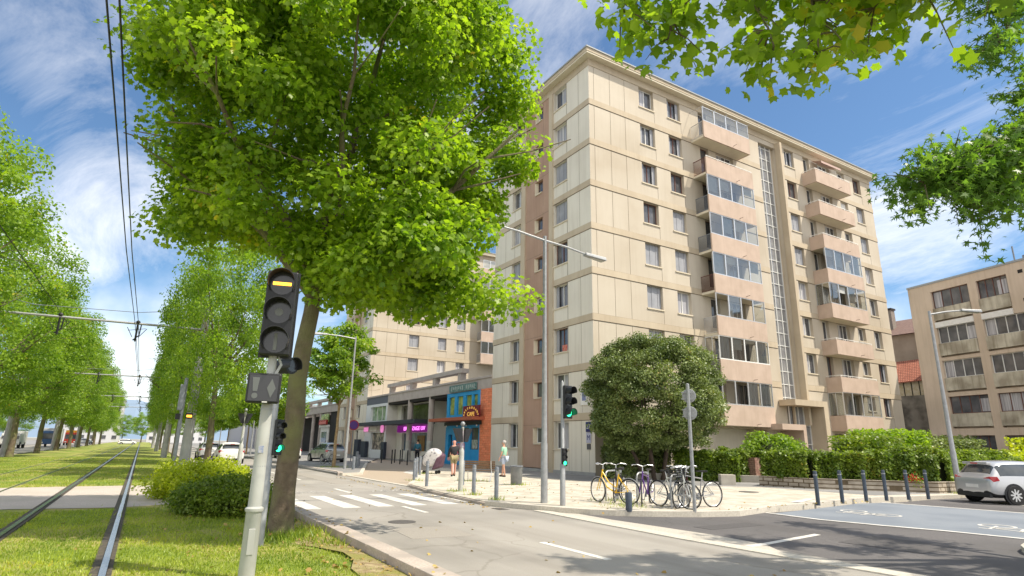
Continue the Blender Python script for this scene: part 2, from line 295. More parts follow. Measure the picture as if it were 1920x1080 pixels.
# tram lawn: crowned strip between the left road and the kerb
def lawn():
    xs = [-9.6,-8.6,-7,-5.4,-3.9,-2.4,-.9,.3,1.2,2.0,2.7,3.2]; zs = [.04,.1,.13,.14,.13,.135,.13,.13,.10,.07,.03,.0]
    ys = [-12]+[y*.5 for y in range(-8, 80)]+[40+i*8 for i in range(1, 36)]
    vs = []; fs = []
    for y in ys:
        for x, z in zip(xs, zs):
            vs.append((x, y, z+(.02*math.sin(x*2.1+y*1.3)*math.cos(y*.7) if 2 < abs(x) < 9 and not 3.0<x and not 15 < y < 25.5 else 0)))
    n = len(xs)
    for i in range(len(ys)-1):
        for j in range(n-1): fs.append((i*n+j, i*n+j+1, (i+1)*n+j+1, (i+1)*n+j))
    m = MB(); m.add(vs, fs); return m
o = struct(lawn().build('tram_lawn', M_grass, smooth=True))
m = MB(); rr_ = random.Random(12); e = []
for i in range(15): y = 6.4+i*.62; e.append((3.19, y)); 
for i in range(14, -1, -1): y = 6.4+i*.62; e.append((3.19-(.38+.32*math.sin(i*.9)+.5*math.exp(-((y-10.8)/1.6)**2)+rr_.uniform(-.1,.1)), y))
for i in range(14): a, b, c, d = e[i], e[i+1], e[28-i], e[29-i]; m.quad((a[0],a[1],.018),(b[0],b[1],.018),(c[0],c[1],.055),(d[0],d[1],.055))
struct(m.build('bare_soil', mat('dry soil', (.22,.15,.08), .95, (.42,.34,.19), 7, 8, bump=.8, bsc=60, c3=(.26,.24,.07), sc3=1.6)))
def xz(x):
    xs = [-9.6,-8.6,-7,-5.4,-3.9,-2.4,-.9,.3,1.2,2.0,2.7,3.2]; zs = [.04,.1,.13,.14,.13,.135,.13,.13,.10,.07,.03,.0]
    return float(np.interp(x, xs, zs))
m = MB(); e = [(-9.6,23.4),(-5,23.7),(-2,24),(1.0,24.2),(3.2,25.2),(3.2,18.6),(2.2,18),(.9,17.6),(-.2,16.7),(-2.2,17.0),(-5,16.8),(-9.6,16.2)]
# crossing strip follows the crowned lawn
rows = [(-9.6,16.2,23.4),(-7,16.5,23.6),(-5,16.8,23.7),(-3.4,17,23.9),(-2.2,17.0,24),(-1,16.8,24.1),(-.2,16.7,24.15),(.85,17.3,24.2)]
for a, b in zip(rows, rows[1:]):
    m.quad((a[0],a[1],xz(a[0])+.010),(b[0],b[1],xz(b[0])+.010),(b[0],b[2],xz(b[0])+.010),(a[0],a[2],xz(a[0])+.010))
struct(m.build('gravel_crossing', M_gravel))
for i, x in enumerate((-.15, -1.65, -3.15, -4.65)):
    m = MB(); z = .14 if i < 2 else .118
    m.box(x-.036, -12, z-.05, x+.036, 320, z+.035, 0); m.box(x-.13, -12, z-.06, x-.04, 320, z+.008, 1); m.box(x+.04, -12, z-.06, x+.09, 320, z+.012, 1)
    struct(m.build('tram_rail', [M_rail, M_railg]))
# roads
m = MB(); m.box(3.4, -60, -.3, 9.6, 330, 0); struct(m.build('road', M_asph))
m = MB(); m.prism([(9.6,-60),(60,-60),(60,11.2),(27,11.6),(15,10.95),(9.9,12.6),(9.6,13)], -.3, -.006); struct(m.build('side_street', M_asph2))
m = MB(); m.prism([(14.8,10.75),(14.65,9.3),(15.0,8.0),(15.3,7.0),(15.6,4.6),(15.8,-40),(22.9,-40),(22.2,8.5),(21.7,11.45),(20.4,11.6),(17.2,11.1)], -.1, 0.0); struct(m.build('cycle_lane', M_blueasph))
m = MB(); m.prism([(9.3,22.8),(14.5,34),(21.4,46),(21.4,62),(15.5,47.5),(14.2,43.7),(10.2,32),(9.0,31.5),(9.3,28)], -.2, .006); struct(m.build('driveway', M_drive))
m = MB(); m.box(-18.5, -60, -.3, -9.8, 330, 0); struct(m.build('left_road', M_asph))
m = MB(); m.box(-60, -60, -.3, -18.5, 330, .1); struct(m.build('left_pavement', M_pave2))
m = MB(); m.box(-9.8, -60, -.3, -9.6, 330, .12); struct(m.build('kerb', M_kerb))
# near pavement (sandy pavers) and grey footway by the facade
KERB = [(9.32,22.9),(9.15,21.6),(8.9,20.2),(8.8,18.6),(8.68,16.8),(8.6,15.4),(9.05,14.3),(9.55,13.2),(10.0,12.5),(10.45,12.1),(11.2,11.6),(12.3,11.05),(13.4,10.8),(14.7,11.1),(15.7,11.4),(17.3,11.45),(20.4,11.95),(22,12.0),(24.4,11.75),(27,11.5)]
m = MB(); m.prism(KERB+[(60,10.5),(60,26),(21.4,26),(21.4,46),(14.5,34)], -.2, .10); struct(m.build('pavement', M_pave))
m = MB(); m.prism([(17.6,27),(17.8,22.5),(19.5,19.5),(23,17.2),(23.4,12.6),(27,12.2),(60,11.2),(60,26),(21.4,26.3),(21.4,46.2),(19,41.6),(17.6,38.5)], .05, .104)
struct(m.build('footway', M_pave2))
m = MB(); m.prism([(9.0,31.5),(10.2,32),(14.2,43.7),(15.5,47.5),(21.4,62),(21.4,46.2),(60,46.2),(60,330),(9.6,330)], -.2, .10); struct(m.build('far_pavement', M_pave2))
def strip(path, w, z0, z1, mt, name='kerb', joints=1.0):
    m = MB(); P = [Vector((x,y,0)) for x,y in path]; L = []; R_ = []
    for i, p in enumerate(P):
        d = (P[min(i+1,len(P)-1)]-P[max(i-1,0)]).normalized(); nn = Vector((-d.y,d.x,0)); L.append(p+nn*w/2); R_.append(p-nn*w/2)
    for i in range(len(P)-1):
        a,b,c,d = L[i],L[i+1],R_[i+1],R_[i]
        m.add([(a.x,a.y,z0),(b.x,b.y,z0),(c.x,c.y,z0),(d.x,d.y,z0),(a.x,a.y,z1),(b.x,b.y,z1),(c.x,c.y,z1),(d.x,d.y,z1)],
              [(4,7,6,5),(0,4,5,1),(1,5,6,2),(2,6,7,3),(3,7,4,0)], 0)
    return struct(m.build(name, mt))
# long granite kerb of the tram lawn: single blocks with open joints
m = MB(); y = -10
while y < 60:
    L_ = random.uniform(.92, 1.06); dx = random.uniform(-.008,.008); m.box(3.2+dx, y, -.2, 3.5+dx, y+L_-.012, .14+random.uniform(-.004,.004)); y += L_
m.box(3.2, 60, -.2, 3.5, 330, .14); k = struct(m.build('kerb', M_kerb, bevel=.012))
strip(KERB[:6], .16, -.1, .075, M_kerb); strip(KERB[5:], .22, -.1, .125, M_kerbw)
strip([(9.4,330),(9.35,90),(9.35,33),(9.0,31.6)], .28, -.1, .13, M_kerb); strip([(9.0,31.5),(10.2,32),(13.2,40.8),(14.2,43.7),(15.5,47.5)], .2, -.1, .125, M_kerbw)
strip([(9.3,31.4),(9.28,27),(9.35,22.9)], .2, -.1, .03, M_kerbw); strip([(9.3,22.9),(10.5,25.3),(14.5,34)], .18, -.05, .125, M_kerbw)
strip([(9.2,13.7),(9.1,10.6),(9.07,8.5),(9.2,5.7),(9.35,4.0),(9.5,-30)], .34, -.1, .02, M_kerbw, 'granite_channel')
m = MB(); m.prism([(9.3,13.5),(9.75,12.8),(9.73,11.4),(9.87,10.0),(9.98,8.7),(9.9,7.4),(9.35,6.6),(9.27,8.5),(9.28,10.6)], -.05, .002)
struct(m.build('granite_band', mat('speckled band', (.42,.38,.32), .85, (.55,.51,.45), 30, 6)))
strip([(9.2,21.0),(11.2,20.6),(14.8,21.3),(19.5,21.5)], .22, .0, .106, M_kerbw, 'granite_band'); strip([(13.5,23.5),(16.6,21),(23,14.5)], .18, .0, .107, M_kerbw, 'granite_band')
m = MB(); m.lathe([(1.6,-.1),(1.6,.1),(1.45,.13),(1e-3,.14)], (14.1,3.4,0), 28); struct(m.build('traffic_island', M_kerbw))
# painted markings: each is a marking of the road it lies on
rd = [o for o in S.objects if o.name == 'road'][0]; ss = [o for o in S.objects if o.name == 'side_street'][0]; cl = [o for o in S.objects if o.name == 'cycle_lane'][0]
def mark(pts, parent, name, mt=M_paint, z=.004):
    m = MB(); m.prism(pts, z-.003, z+.001); return m.build(name, mt, parent)
for x0, x1 in ((3.72,4.18),(4.75,5.2),(5.68,6.12),(6.66,7.08),(7.62,8.05),(8.5,8.85)):
    if x0 == 8.5: mark([(x0,16.4),(8.62,16.4),(8.62,19),(x0,19.6)], rd, 'zebra_stripe'); continue
    mark([(x0,16.15),(x1,16.1),(x1,19.85),(x0,19.95)], rd, 'zebra_stripe')
def dash(x, y0, y1, w=.13, p=rd, mt=M_paint): mark([(x-w/2,y0),(x+w/2,y0),(x+w/2,y1),(x-w/2,y1)], p, 'lane_dash', mt)
for a, b in ((7.5,9.3),(14.4,16.0),(20.9,22.8),(28.4,30.1),(34,36),(40,42),(46,48),(52,54)): dash(6.32, a, b)
dash(6.32, 1, 2.6)
mark([(14.70,10.9),(14.82,10.95),(14.76,9.3),(15.05,8.05),(15.42,6.95),(15.65,5.5),(15.75,-10),(15.6,-10),(15.5,5.5),(15.28,6.9),(14.92,7.95),(14.62,9.3)], ss, 'edge_line', z=.006)
mark([(9.95,7.38),(12.1,7.72),(12.1,7.86),(9.95,7.52)], ss, 'lane_dash', z=.0); mark([(9.4,7.3),(9.95,7.38),(9.95,7.52),(9.4,7.45)], ss, 'lane_dash', z=.006)
mark([(21.6,11.5),(21.75,11.5),(22.25,8.5),(22.7,5),(22.55,5),(22.1,8.5)], cl, 'edge_line', z=.006)
mark([(25.1,10.2),(25.25,10.2),(26.3,7.4),(26.15,7.4)], ss, 'bay_line', z=.0)
mark([(17.2,11.9),(19.2,12.6),(19.4,12.45),(17.6,11.75)], ss, 'bay_line', z=.112)
# darker repair patches and a drain grate
pm_ = mat('fresh asphalt patch', (.19,.175,.16), .92, (.26,.24,.22), 50, 5, bump=.3, bsc=150)
for q in ([(4.4,10.6),(5.6,10.5),(5.7,11.9),(4.5,12.0)], [(7.0,25.2),(7.9,25.1),(7.9,34.5),(7.1,34.4)], [(4.9,5.1),(5.9,5.3),(5.8,6.2),(4.8,6.0)]): mark(q, rd, 'asphalt_patch', mat('faded asphalt patch', (.29,.265,.235), .92, (.36,.33,.29), 50, 5, bump=.3, bsc=150), .003)
for q in ([(11.6,5.6),(13.1,5.7),(13.0,7.2),(11.5,7.0)], [(10.6,9.2),(12.4,9.25),(12.4,9.75),(10.6,9.7)]): mark(q, ss, 'asphalt_patch', mat('dark asphalt patch', (.075,.07,.07), .92, (.12,.115,.115), 50, 5, bump=.3, bsc=150), -.002)
m = MB(); [m.box(8.30, 14.2+.07*i, -.01, 8.62, 14.235+.07*i, .006) for i in range(7)]; m.build('drain_grate', mat('cast iron', (.08,.075,.07), .6, (.12,.11,.1), 30), rd)
# cycle symbols
def cycle_symbol(cx, cy, s, ang, parent, z, mt):
    m = MB(); R0 = Matrix.Rotation(ang, 3, 'Z')
    def P(x, y): v = R0 @ Vector((x*s, y*s, 0)); return (cx+v.x, cy+v.y)
    def ring(x, y, r, w):
        n = 20
        for i in range(n):
            a, b = 2*math.pi*i/n, 2*math.pi*(i+1)/n
            q = [P(x+math.cos(t)*k, y+math.sin(t)*k*1.0) for t, k in ((a,r),(b,r),(b,r+w),(a,r+w))]
            m.add([(u,v,z) for u,v in q], [(0,1,2,3)])
    def ln(x0,y0,x1,y1,w=.09):
        d = Vector((x1-x0,y1-y0)).normalized()*w/2; q = [P(x0-d.y,y0+d.x),P(x1-d.y,y1+d.x),P(x1+d.y,y1-d.x),P(x0+d.y,y0-d.x)]
        m.add([(u,v,z) for u,v in q], [(0,3,2,1)])
    ring(-.7,0,.38,.09); ring(.7,0,.38,.09)
    for a in ((-.7,0,-.35,.7),(-.35,.7,.4,.7),(-.7,0,0,0),(0,0,.4,.7),(.7,0,.35,.95),(.35,.95,.6,1.0),(0,0,-.38,.85)): ln(*a)
    return m.build('cycle_symbol', mt, parent)
cycle_symbol(5.0, 21.2, .62, 0, rd, .006, M_paintw); cycle_symbol(7.9, 21.1, .62, 0, rd, .006, M_paintw)
cycle_symbol(17.6, 9.7, .75, math.radians(78), cl, .006, M_paint); cycle_symbol(17.5, 6.2, .8, math.radians(80), cl, .006, M_paint)
m = MB(); m.prism([(13.0,31.8),(15.3,36.2),(15.0,37),(13.4,34.2)], 0, .009); m.build('worn_marking', M_paintw, [o for o in S.objects if o.name == 'driveway'][0])
# manhole covers
for x, y, r, p, z in ((19.9,15.4,.36,None,.106),(5.1,12.9,.3,rd,.004)):
    m = MB(); m.lathe([(r,-.01),(r,.004),(r*.9,.006),(1e-3,.006)], (x,y,z), 24)
    o = m.build('manhole_cover', mat('cast iron', (.08,.075,.07), .6, (.12,.11,.1), 30), p)
    if p is None: tag(o, 'dark round manhole cover in the grey footway by the bicycles', 'manhole cover')
# ================================================================ BUILDINGS
class Facade:
    """vertical wall with real openings. O origin, U along, N outward"""
    def __init__(s, O, U, N): s.O = Vector(O); s.U = Vector(U); s.N = Vector(N)
    def p(s, u, z, d=0): v = s.O+s.U*u+s.N*d; return (v.x, v.y, z)
    def wall(s, m, u0, u1, z0, z1, ops, mt=0, rv=None):
        rv = mt if rv is None else rv
        us = sorted({u0,u1}|{max(u0,min(u1,o[k])) for o in ops for k in (0,1)}); zs = sorted({z0,z1}|{max(z0,min(z1,o[k])) for o in ops for k in (2,3)})
        for a, b in zip(us, us[1:]):
            for c, d in zip(zs, zs[1:]):
                mu, mz = (a+b)/2, (c+d)/2
                if any(o[0] < mu < o[1] and o[2] < mz < o[3] for o in ops): continue
                m.quad(s.p(a,c), s.p(b,c), s.p(b,d), s.p(a,d), mt)
        for o in ops:
            a,b,c,d,k = o[:5]; q = -k
            m.quad(s.p(a,c), s.p(a,c,q), s.p(a,d,q), s.p(a,d), rv); m.quad(s.p(b,c,q), s.p(b,c), s.p(b,d), s.p(b,d,q), rv)
            m.quad(s.p(a,c), s.p(b,c), s.p(b,c,q), s.p(a,c,q), rv); m.quad(s.p(a,d,q), s.p(b,d,q), s.p(b,d), s.p(a,d), rv)
    def box(s, m, u0, u1, z0, z1, d0, d1, mt=0):
        vs = [s.p(u0,z0,d0),s.p(u1,z0,d0),s.p(u1,z0,d1),s.p(u0,z0,d1),s.p(u0,z1,d0),s.p(u1,z1,d0),s.p(u1,z1,d1),s.p(u0,z1,d1)]
        m.add(vs, [(0,3,2,1),(4,5,6,7),(0,1,5,4),(1,2,6,5),(2,3,7,6),(3,0,4,7)], mt)
def window(F, parent, u0, u1, z0, z1, dep, style, frame=M_frame, n=2, sill=True, sillm=M_sill):
    """window part (frame) with pane / shutter / curtain / sill sub-parts; world coordinates"""
    w = .05; m = MB(); q = -dep
    F.box(m, u0, u0+w, z0, z1, q, q+.06); F.box(m, u1-w, u1, z0, z1, q, q+.06); F.box(m, u0+w, u1-w, z1-w, z1, q, q+.06); F.box(m, u0+w, u1-w, z0, z0+w, q, q+.06)
    for i in range(1, n): x = u0+(u1-u0)*i/n; F.box(m, x-.03, x+.03, z0+w, z1-w, q, q+.058)
    fr = m.build('window', frame, parent)
    m = MB(); F.box(m, u0+.01, u1-.01, z0+.01, z1-.01, q-.02, q+.02); m.build('pane', M_glassd if style != 'curtain' else M_curtain, fr)
    if style == 'shutter':
        m = MB(); k = 5
        for i in range(k):
            a = u0+.02+(u1-u0-.04)*i/k; b = u0+.02+(u1-u0-.04)*(i+1)/k; F.box(m, a+.006, b-.006, z0+.03, z1-.03, q+.07, q+.11-(.02 if i % 2 else 0))
        m.build('shutter', M_shutter, fr)
    if style == 'half':
        m = MB(); F.box(m, u0+.05, u0+(u1-u0)*.48, z0+.05, z1-.05, q+.015, q+.03); m.build('curtain', M_curtain, fr)
    if style == 'blind':
        m = MB(); F.box(m, u0+.02, u1-.02, z0+(z1-z0)*.55, z1-.02, q+.065, q+.085); m.build('blind', M_white, fr)
    if style == 'open':
        for a, b in ((u0+.03, u0+.3), (u1-.3, u1-.03)): m = MB(); F.box(m, a, b, z0+.02, z1-.02, q+.08, q+.12); m.build('shutter', M_shutter, fr)
    if sill:
        m = MB(); F.box(m, u0-.06, u1+.06, z0-.09, z0-.003, q+.05, .06); m.build('sill', sillm, fr)
    return fr
J = [3.12+2.847*k for k in range(9)]       # joint line under every storey band; J[8] = under the cornice
def balcony(F, par, kind, k, u0, u1, glz, rail_side):
    """kind 'L' (railing on the left return) or 'R' (parapet wraps round)"""
    D = 1.2; zb = J[k]-.02; ph = 1.28 if kind == 'L' else 1.12
    m = MB(); F.box(m, u0+.004, u1-.004, zb, zb+.16, 0, D-.1, 0); b = m.build('balcony', M_soffit, par)
    m = MB(); F.box(m, u0, u1, zb-.01, zb+ph, D-.1, D)
    F.box(m, u1-.1, u1, zb-.01, zb+ph, 0, D-.103)
    if kind == 'R': F.box(m, u0, u0+.1, zb-.01, zb+ph, 0, D-.103)
    m.build('parapet', M_parapet, b)
    m = MB(); uu = u0+(u1-u0)*.62; m.tube([F.p(uu, zb+.13, D), F.p(uu, zb+.15, D+.3)], .018, 6); m.build('drain_spout', mat('spout', (.2,.14,.11), .7), b)
    if kind == 'L':
        m = MB(); F.box(m, u0+.01, u0+.05, zb+.2, zb+.24, .03, D-.12); F.box(m, u0+.01, u0+.05, zb+ph-.04, zb+ph, .03, D-.12)
        for i in range(11): d = .06+i*(D-.24)/10; F.box(m, u0+.02, u0+.04, zb+.24, zb+ph-.04, d, d+.022)
        m.build('railing', [M_alu, M_fbrown, M_mgrey][rail_side], b)
    zt = J[k]+2.847-.03
    if glz in ('open',):
        m = MB(); F.box(m, u0+.04, u1-.02, zb+ph+.10, zb+ph+.14, D-.08, D-.04)
        if kind == 'R': F.box(m, u0+.03, u0+.07, zb+ph+.10, zb+ph+.14, .02, D-.08)
        n = 5
        for i in range(n): u = u0+.1+(u1-u0-.2)*i/(n-1); F.box(m, u-.02, u+.02, zb+ph, zb+ph+.1, D-.08, D-.04)
        m.build('handrail', M_white, b)
    else:
        zg = zb+ph; n = 4; top = zt if k < 7 else J[8]-.45
        m = MB(); F.box(m, u0, u1-.004, zg, zg+.07, D-.085, D-.02); F.box(m, u0, u1-.004, top-.05, top, D-.085, D-.02)
        us = [u0+(u1-u0)*i/n for i in range(n+1)]
        for u in us: F.box(m, max(u0,u-.05), min(u1-.004,u+.05), zg+.05, top-.05, D-.083, D-.022)
        if 'side' in glz:
            for d in (.02, .58): F.box(m, u0+.01, u0+.05, zg+.003, top, d, d+.04)
            F.box(m, u0+.01, u0+.05, top-.05, top, .06, D-.09)
        if 'pergola' in glz:
            for u in us: F.box(m, max(u0,u-.02), min(u1,u+.02), top, top+.04, 0, D+.12)
        f = m.build('glazing', M_alu if k != 1 else M_frame, b)
        skip = {'gap': (0, 2), 'gap2': (1,)}.get(glz.split('-')[-1], ())
        for i in range(n):
            if i in skip: continue
            a, c = us[i]+.03, us[i+1]-.03; t_ = [.012,-.02,.03,-.008][(i+k*3) % 4]; m = MB(); m.quad(F.p(a,zg+.05,D-.055), F.p(c,zg+.05,D-.055+t_*.4), F.p(c,top-.05,D-.055+t_), F.p(a,top-.05,D-.055-t_*.6)); m.build('glass', M_bglass, b)
        if 'side' in glz: m = MB(); F.box(m, u0+.02, u0+.03, zg+.05, top-.05, .06, D-.09); m.build('glass', M_bglass, b)
        if k in (1, 3, 4, 5):      # roller blinds let down behind some panes
            for i in ((0,1,3) if (k+(kind == 'R')) % 2 else (1,2)):
                m = MB(); a, c = us[i]+.08, us[i+1]-.08; h_ = (.35,.75,.5,.9)[(i+k) % 4]*(top-zg-.1); F.box(m, a, c, top-.06-h_, top-.06, D-.2, D-.19); m.build('blind', mat('blind grey', (.42,.43,.42), .8, (.5,.5,.49), 4), b)
        if 'cur' in glz or k == 1:
            for i in ((0,3) if k else (2,3)):
                m = MB(); a, c = us[i]+.05, us[i+1]-.05; nseg = 9
                for j in range(nseg):
                    x0 = a+(c-a)*j/nseg; x1 = a+(c-a)*(j+1)/nseg; d0, d1 = (D-.2,D-.16) if j % 2 else (D-.16,D-.2)
                    m.quad(F.p(x0,zg+.05,d0),F.p(x1,zg+.05,d1),F.p(x1,top-.05,d1),F.p(x0,top-.05,d0))
                m.build('curtain', M_curtain, b)
    return b
def apartment(X, Y, Wd, Dp, full, name, label):
    root = thing(name, label, 'apartment building', (X, Y, 0))
    F = Facade((X,Y,0),(1,0,0),(0,-1,0)); G = Facade((X,Y,0),(0,1,0),(-1,0,0)); st = random.Random(X+Y)
    A, B_, C_, G_ = (4.42,5.78), (7.11,8.4), (20.55,21.82), (30.6,31.85)
    if not full: A, B_ = (4.6,5.93), (8.45,9.6); C_=(11.0,12.2)
    ops = []; wins = []
    sty = ['half','shutter','open','curtain','dark','half','shutter','open']
    cols = [A, B_, C_, G_] if full else [A, B_, C_]
    for k in range(8):
        z1 = J[k+1]-.02; z0 = z1-1.5
        for ci, c in enumerate(cols):
            if full and k == 0 and c == C_: continue
            ops.append((c[0],c[1],z0,z1,.36)); wins.append((F,c[0],c[1],z0,z1,.3,sty[(k*3+ci*5) % 8]))
        if full:
            ops.append((23.15,24.0,z1-2.1,z1,.36)); wins.append((F,23.15,24.0,z1-2.1,z1,.3,'dark',1))
            ops.append((25.2,26.9,z1-2.1,z1,.36)); wins.append((F,25.2,26.9,z1-2.1,z1,.3,'half',3))
            ops.append((28.15,29.3,z1-1.1,z1,.36)); wins.append((F,28.15,29.3,z1-1.1,z1,.3,'blind' if k % 3 == 0 else 'half',2))
            ops.append((10.3,11.2,z1-2.1,z1,.36)); wins.append((F,10.3,11.2,z1-2.1,z1,.3,'dark',1))
            ops.append((12.0,13.9,z1-2.1,z1,.36)); wins.append((F,12.0,13.9,z1-2.1,z1,.3,'half',3))
    if full: ops.append((17.2,19.3,4.95,J[8]-.4,.9))
    m = MB(); F.wall(m, 0, Wd, 3.12 if full else 0, J[8], ops, 0, 0)
    if full: F.wall(m, 0, 9.4, 0, 3.12, [], 0); F.wall(m, 14.6, Wd, 0, 3.12, [(15.0,17.9,.1,3.05,1.2),(23,24.6,1.3,2.9,.3),(26,28,1.3,2.9,.3)], 0); F.wall(m, 9.4, 14.6, 0, 3.12, [(9.8,14.2,.1,3.0,1.4)], 0)
    m.build('front_wall', M_cream, root)
    # gable wall facing the avenue
    gops = []
    for k in range(9):
        z1 = J[k]-.02 if k else 3.06
        if k == 0: z0 = 1.5
        else: z0 = z1-1.5
        for c in ((2.43,3.88),(8.0,9.3)):
            gops.append((c[0],c[1],z0,z1,.36)); wins.append((G,c[0],c[1],z0,z1,.3,sty[(k*5+int(c[0])*3+2) % 8]))
    sops = [(5.25,6.25,J[k]-1.3,J[k]-.35,.3) for k in range(9)]
    for k, o_ in enumerate(sops): wins.append((G,5.42,6.08,o_[2],o_[3],.27,'dark',1))
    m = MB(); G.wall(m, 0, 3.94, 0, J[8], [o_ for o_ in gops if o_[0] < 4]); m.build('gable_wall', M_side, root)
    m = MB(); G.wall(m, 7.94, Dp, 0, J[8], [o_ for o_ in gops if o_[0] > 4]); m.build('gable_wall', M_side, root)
    m = MB(); G.wall(m, 4.39, 7.4, .32, J[8], sops, 0, 0)
    for o_ in sops:   # splayed reveals
        for s_, e in ((5.25,5.42),(6.25,6.08)): m.quad(G.p(s_,o_[2],.003),G.p(e,o_[2],-.26),G.p(e,o_[3],-.26),G.p(s_,o_[3],.003),1)
    m.build('stair_strip', [M_brown, M_sill], root)
    m = MB(); G.box(m, 3.94, 4.39, 0, J[8], -.3, .09); G.box(m, 7.4, 7.94, 0, J[8], -.3, .09); m.build('pilaster', M_band, root)
    for w in wins:
        window(w[0], root, w[1], w[2], w[3], w[4], w[5], w[6], M_fbrown if (w[6] in ('dark','open') and st.random() < .7) else M_frame, w[7] if len(w) > 7 else 2, sill=(w[4]-w[3] < 1.8))
    # bands and joints
    m = MB(); jm = MB(); segs = [(0.03,17.15),(19.95,Wd)] if full else [(0.03,Wd)]
    for k in range(1, 8):
        for a, b in segs:
            F.box(m, a, b, J[k]+.0, J[k]+.40, -.02, .035); F.box(jm, a, b, J[k]-.035, J[k]-.001, -.02, .012)
            F.box(jm, a, b, J[k]+.40, J[k]+.415, -.02, .012)
    if full: F.box(m, 0.03, 9.4, J[0], J[0]+.4, -.02, .035)
    for k in range(0, 8):
        for a, b in ((-.033,3.94),(7.94,Dp)): G.box(m, a, b, J[k], J[k]+.40, -.02, .033); G.box(jm, max(a,0), b, J[k]-.035, J[k]-.001, -.02, .012)
        G.box(jm, 4.39, 7.4, J[k]-.2, J[k]-.185, -.01, .006)
    m.build('floor_band', M_band, root)
    for k in range(1, 9):
        z0, z1 = (J[k-1]+.415, J[k]-.035)
        for u in (.42, 1.77, 3.07)+((4.42,) if not full else ()): F.box(jm, u-.011, u+.011, z0, z1, -.01, .006)
        for c in cols: F.box(jm, c[1]+.02, c[1]+.04, z0, z1-1.6, -.01, .006)
        for u in (1.1, 2.4, 2.42+.0, 8.9, 10.2): G.box(jm, u-.008, u+.008, z0, z1, -.01, .005)
        G.box(jm, 5.2, 5.215, z0, z1, -.01, .005)
    for u in (.5, 1.2, 2.4, 10.0): G.box(jm, u-.008, u+.008, .3, J[0]-.04, -.01, .005)
    jm.build('panel_joints', M_joint, root)
    # core, roof and cornice
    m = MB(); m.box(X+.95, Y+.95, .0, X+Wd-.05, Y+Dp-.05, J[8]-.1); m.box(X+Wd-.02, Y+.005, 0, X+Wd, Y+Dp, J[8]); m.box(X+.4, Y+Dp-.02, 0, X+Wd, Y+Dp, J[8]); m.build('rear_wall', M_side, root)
    m = MB(); o_ = .5; zc = J[8]
    m.box(X-.04, Y-.04, zc, X+Wd+.04, Y+Dp+.04, zc+.5, 0)
    m.box(X-o_, Y-o_, zc+.5, X+Wd+o_, Y+Dp+o_, zc+.62, 1); m.box(X-o_-.03, Y-o_-.03, zc+.62, X+Wd+o_+.03, Y+Dp+o_+.03, zc+.86, 0)
    m.box(X-o_-.1, Y-o_-.1, zc+.86, X+Wd+o_+.1, Y+Dp+o_+.1, zc+.95, 2); m.build('roof', [M_band, M_soffit, M_roof], root)
    m = MB(); G.box(m, -.02, Dp, 0, .28, -.02, .05); m.build('plinth', mat('grey plinth', (.3,.3,.3), .9, (.36,.36,.35), 3), root)
    return root, F, G
mainb, F, G = apartment(21.44, 26.36, 33.46, 11.75, True, 'apartment_building', 'eight storey cream apartment block with glazed salmon balconies on the corner')
for k in range(8):
    glL = ['glz-cur-gap','glz-cur','glz','glz','glz','glz','open','glz-pergola'][k] if k < 8 else 'glz'
    glL = {0:'glz-cur-gap2',1:'glz-side',2:'glz-side',3:'glz-gap',4:'glz',5:'glz',6:'open',7:'glz-pergola'}[k]
    if k == 2: glL = 'glz-side-gap2'
    if k in (0,1,2): glL = {0:'glz-side-cur-gap2', 1:'glz-side', 2:'glz-side-gap2'}[k]
    if k == 2: glL = 'glz-gap'
    if k == 3: glL = 'glz'
    balcony(F, mainb, 'L', k, 9.4, 14.4, glL, [0,0,0,1,2,2,1,0][k])
    balcony(F, mainb, 'R', k, 22.72, 27.8, {0:'glz-side-gap2',1:'open',2:'open',3:'glz-side-gap2',4:'glz',5:'open',6:'open',7:'open'}[k], 0)
# stair window between the balcony stacks: glass and white grid in a deep slot
m = MB(); F.box(m, 17.2, 19.04, 4.98, J[8]-.4, -.36, -.32); sw = m.build('stair_window', mat('stair glass', (.2,.2,.21), .12, (.27,.27,.27), 2.5, 3, spec=.7), mainb)
m = MB(); F.box(m, 19.04, 19.3, 4.98, J[8]-.4, -.9, -.3, 1)
for u in (17.2, 17.8, 18.42, 19.0): F.box(m, u, u+.05, 4.98, J[8]-.4, -.32, -.25)
z = 5.3
while z < J[8]-.5: F.box(m, 17.25, 19.0, z, z+.05, -.319, -.27); z += .95
m.build('window_grid', [M_frame, M_band], sw)
m = MB(); F.box(m, 19.3, 19.55, 3.4, J[8], -.02, .5); F.box(m, 19.551, 19.94, 3.4, J[8], -.02, .12); m.build('pilaster', M_band, mainb)
# entrance: tall frame, grid window and lower rose canopy
m = MB(); F.box(m, 16.6, 20.4, 4.68, 5.08, .04, 1.3); F.box(m, 19.9, 20.4, .1, 4.68, .04, 1.3); en = m.build('entrance_frame', M_band, mainb)
m = MB(); F.box(m, 17.5, 19.9, .9, 4.68, .05, .09, 1)
for u in (17.5, 17.9, 18.55, 19.2, 19.84): F.box(m, u, u+.055, .9, 4.68, .09, .15)
for z in (.9, 2.05, 3.35): F.box(m, 17.5, 19.9, z, z+.06, .091, .149)
F.box(m, 17.9, 18.05, 3.35, 4.68, .1, .3, 2); m.build('entrance_window', [M_frame, MC['stair glass'], M_band], en)
m = MB(); F.box(m, 13.9, 16.45, 2.95, 3.32, .04, 2.0); F.box(m, 16.13, 16.45, .1, 2.95, .5, 2.0); m.build('canopy', M_parapet, en)
m = MB(); F.box(m, 15.1, 17.8, .1, 3.0, -1.15, -1.1, 1)
for u in (15.1, 15.9, 16.6, 17.0, 17.7): F.box(m, u, u+.06, .1, 3.0, -1.1, -1.04)
F.box(m, 15.1, 17.8, 2.2, 2.27, -1.1, -1.045); m.build('door', [M_frame, M_glassd], en)
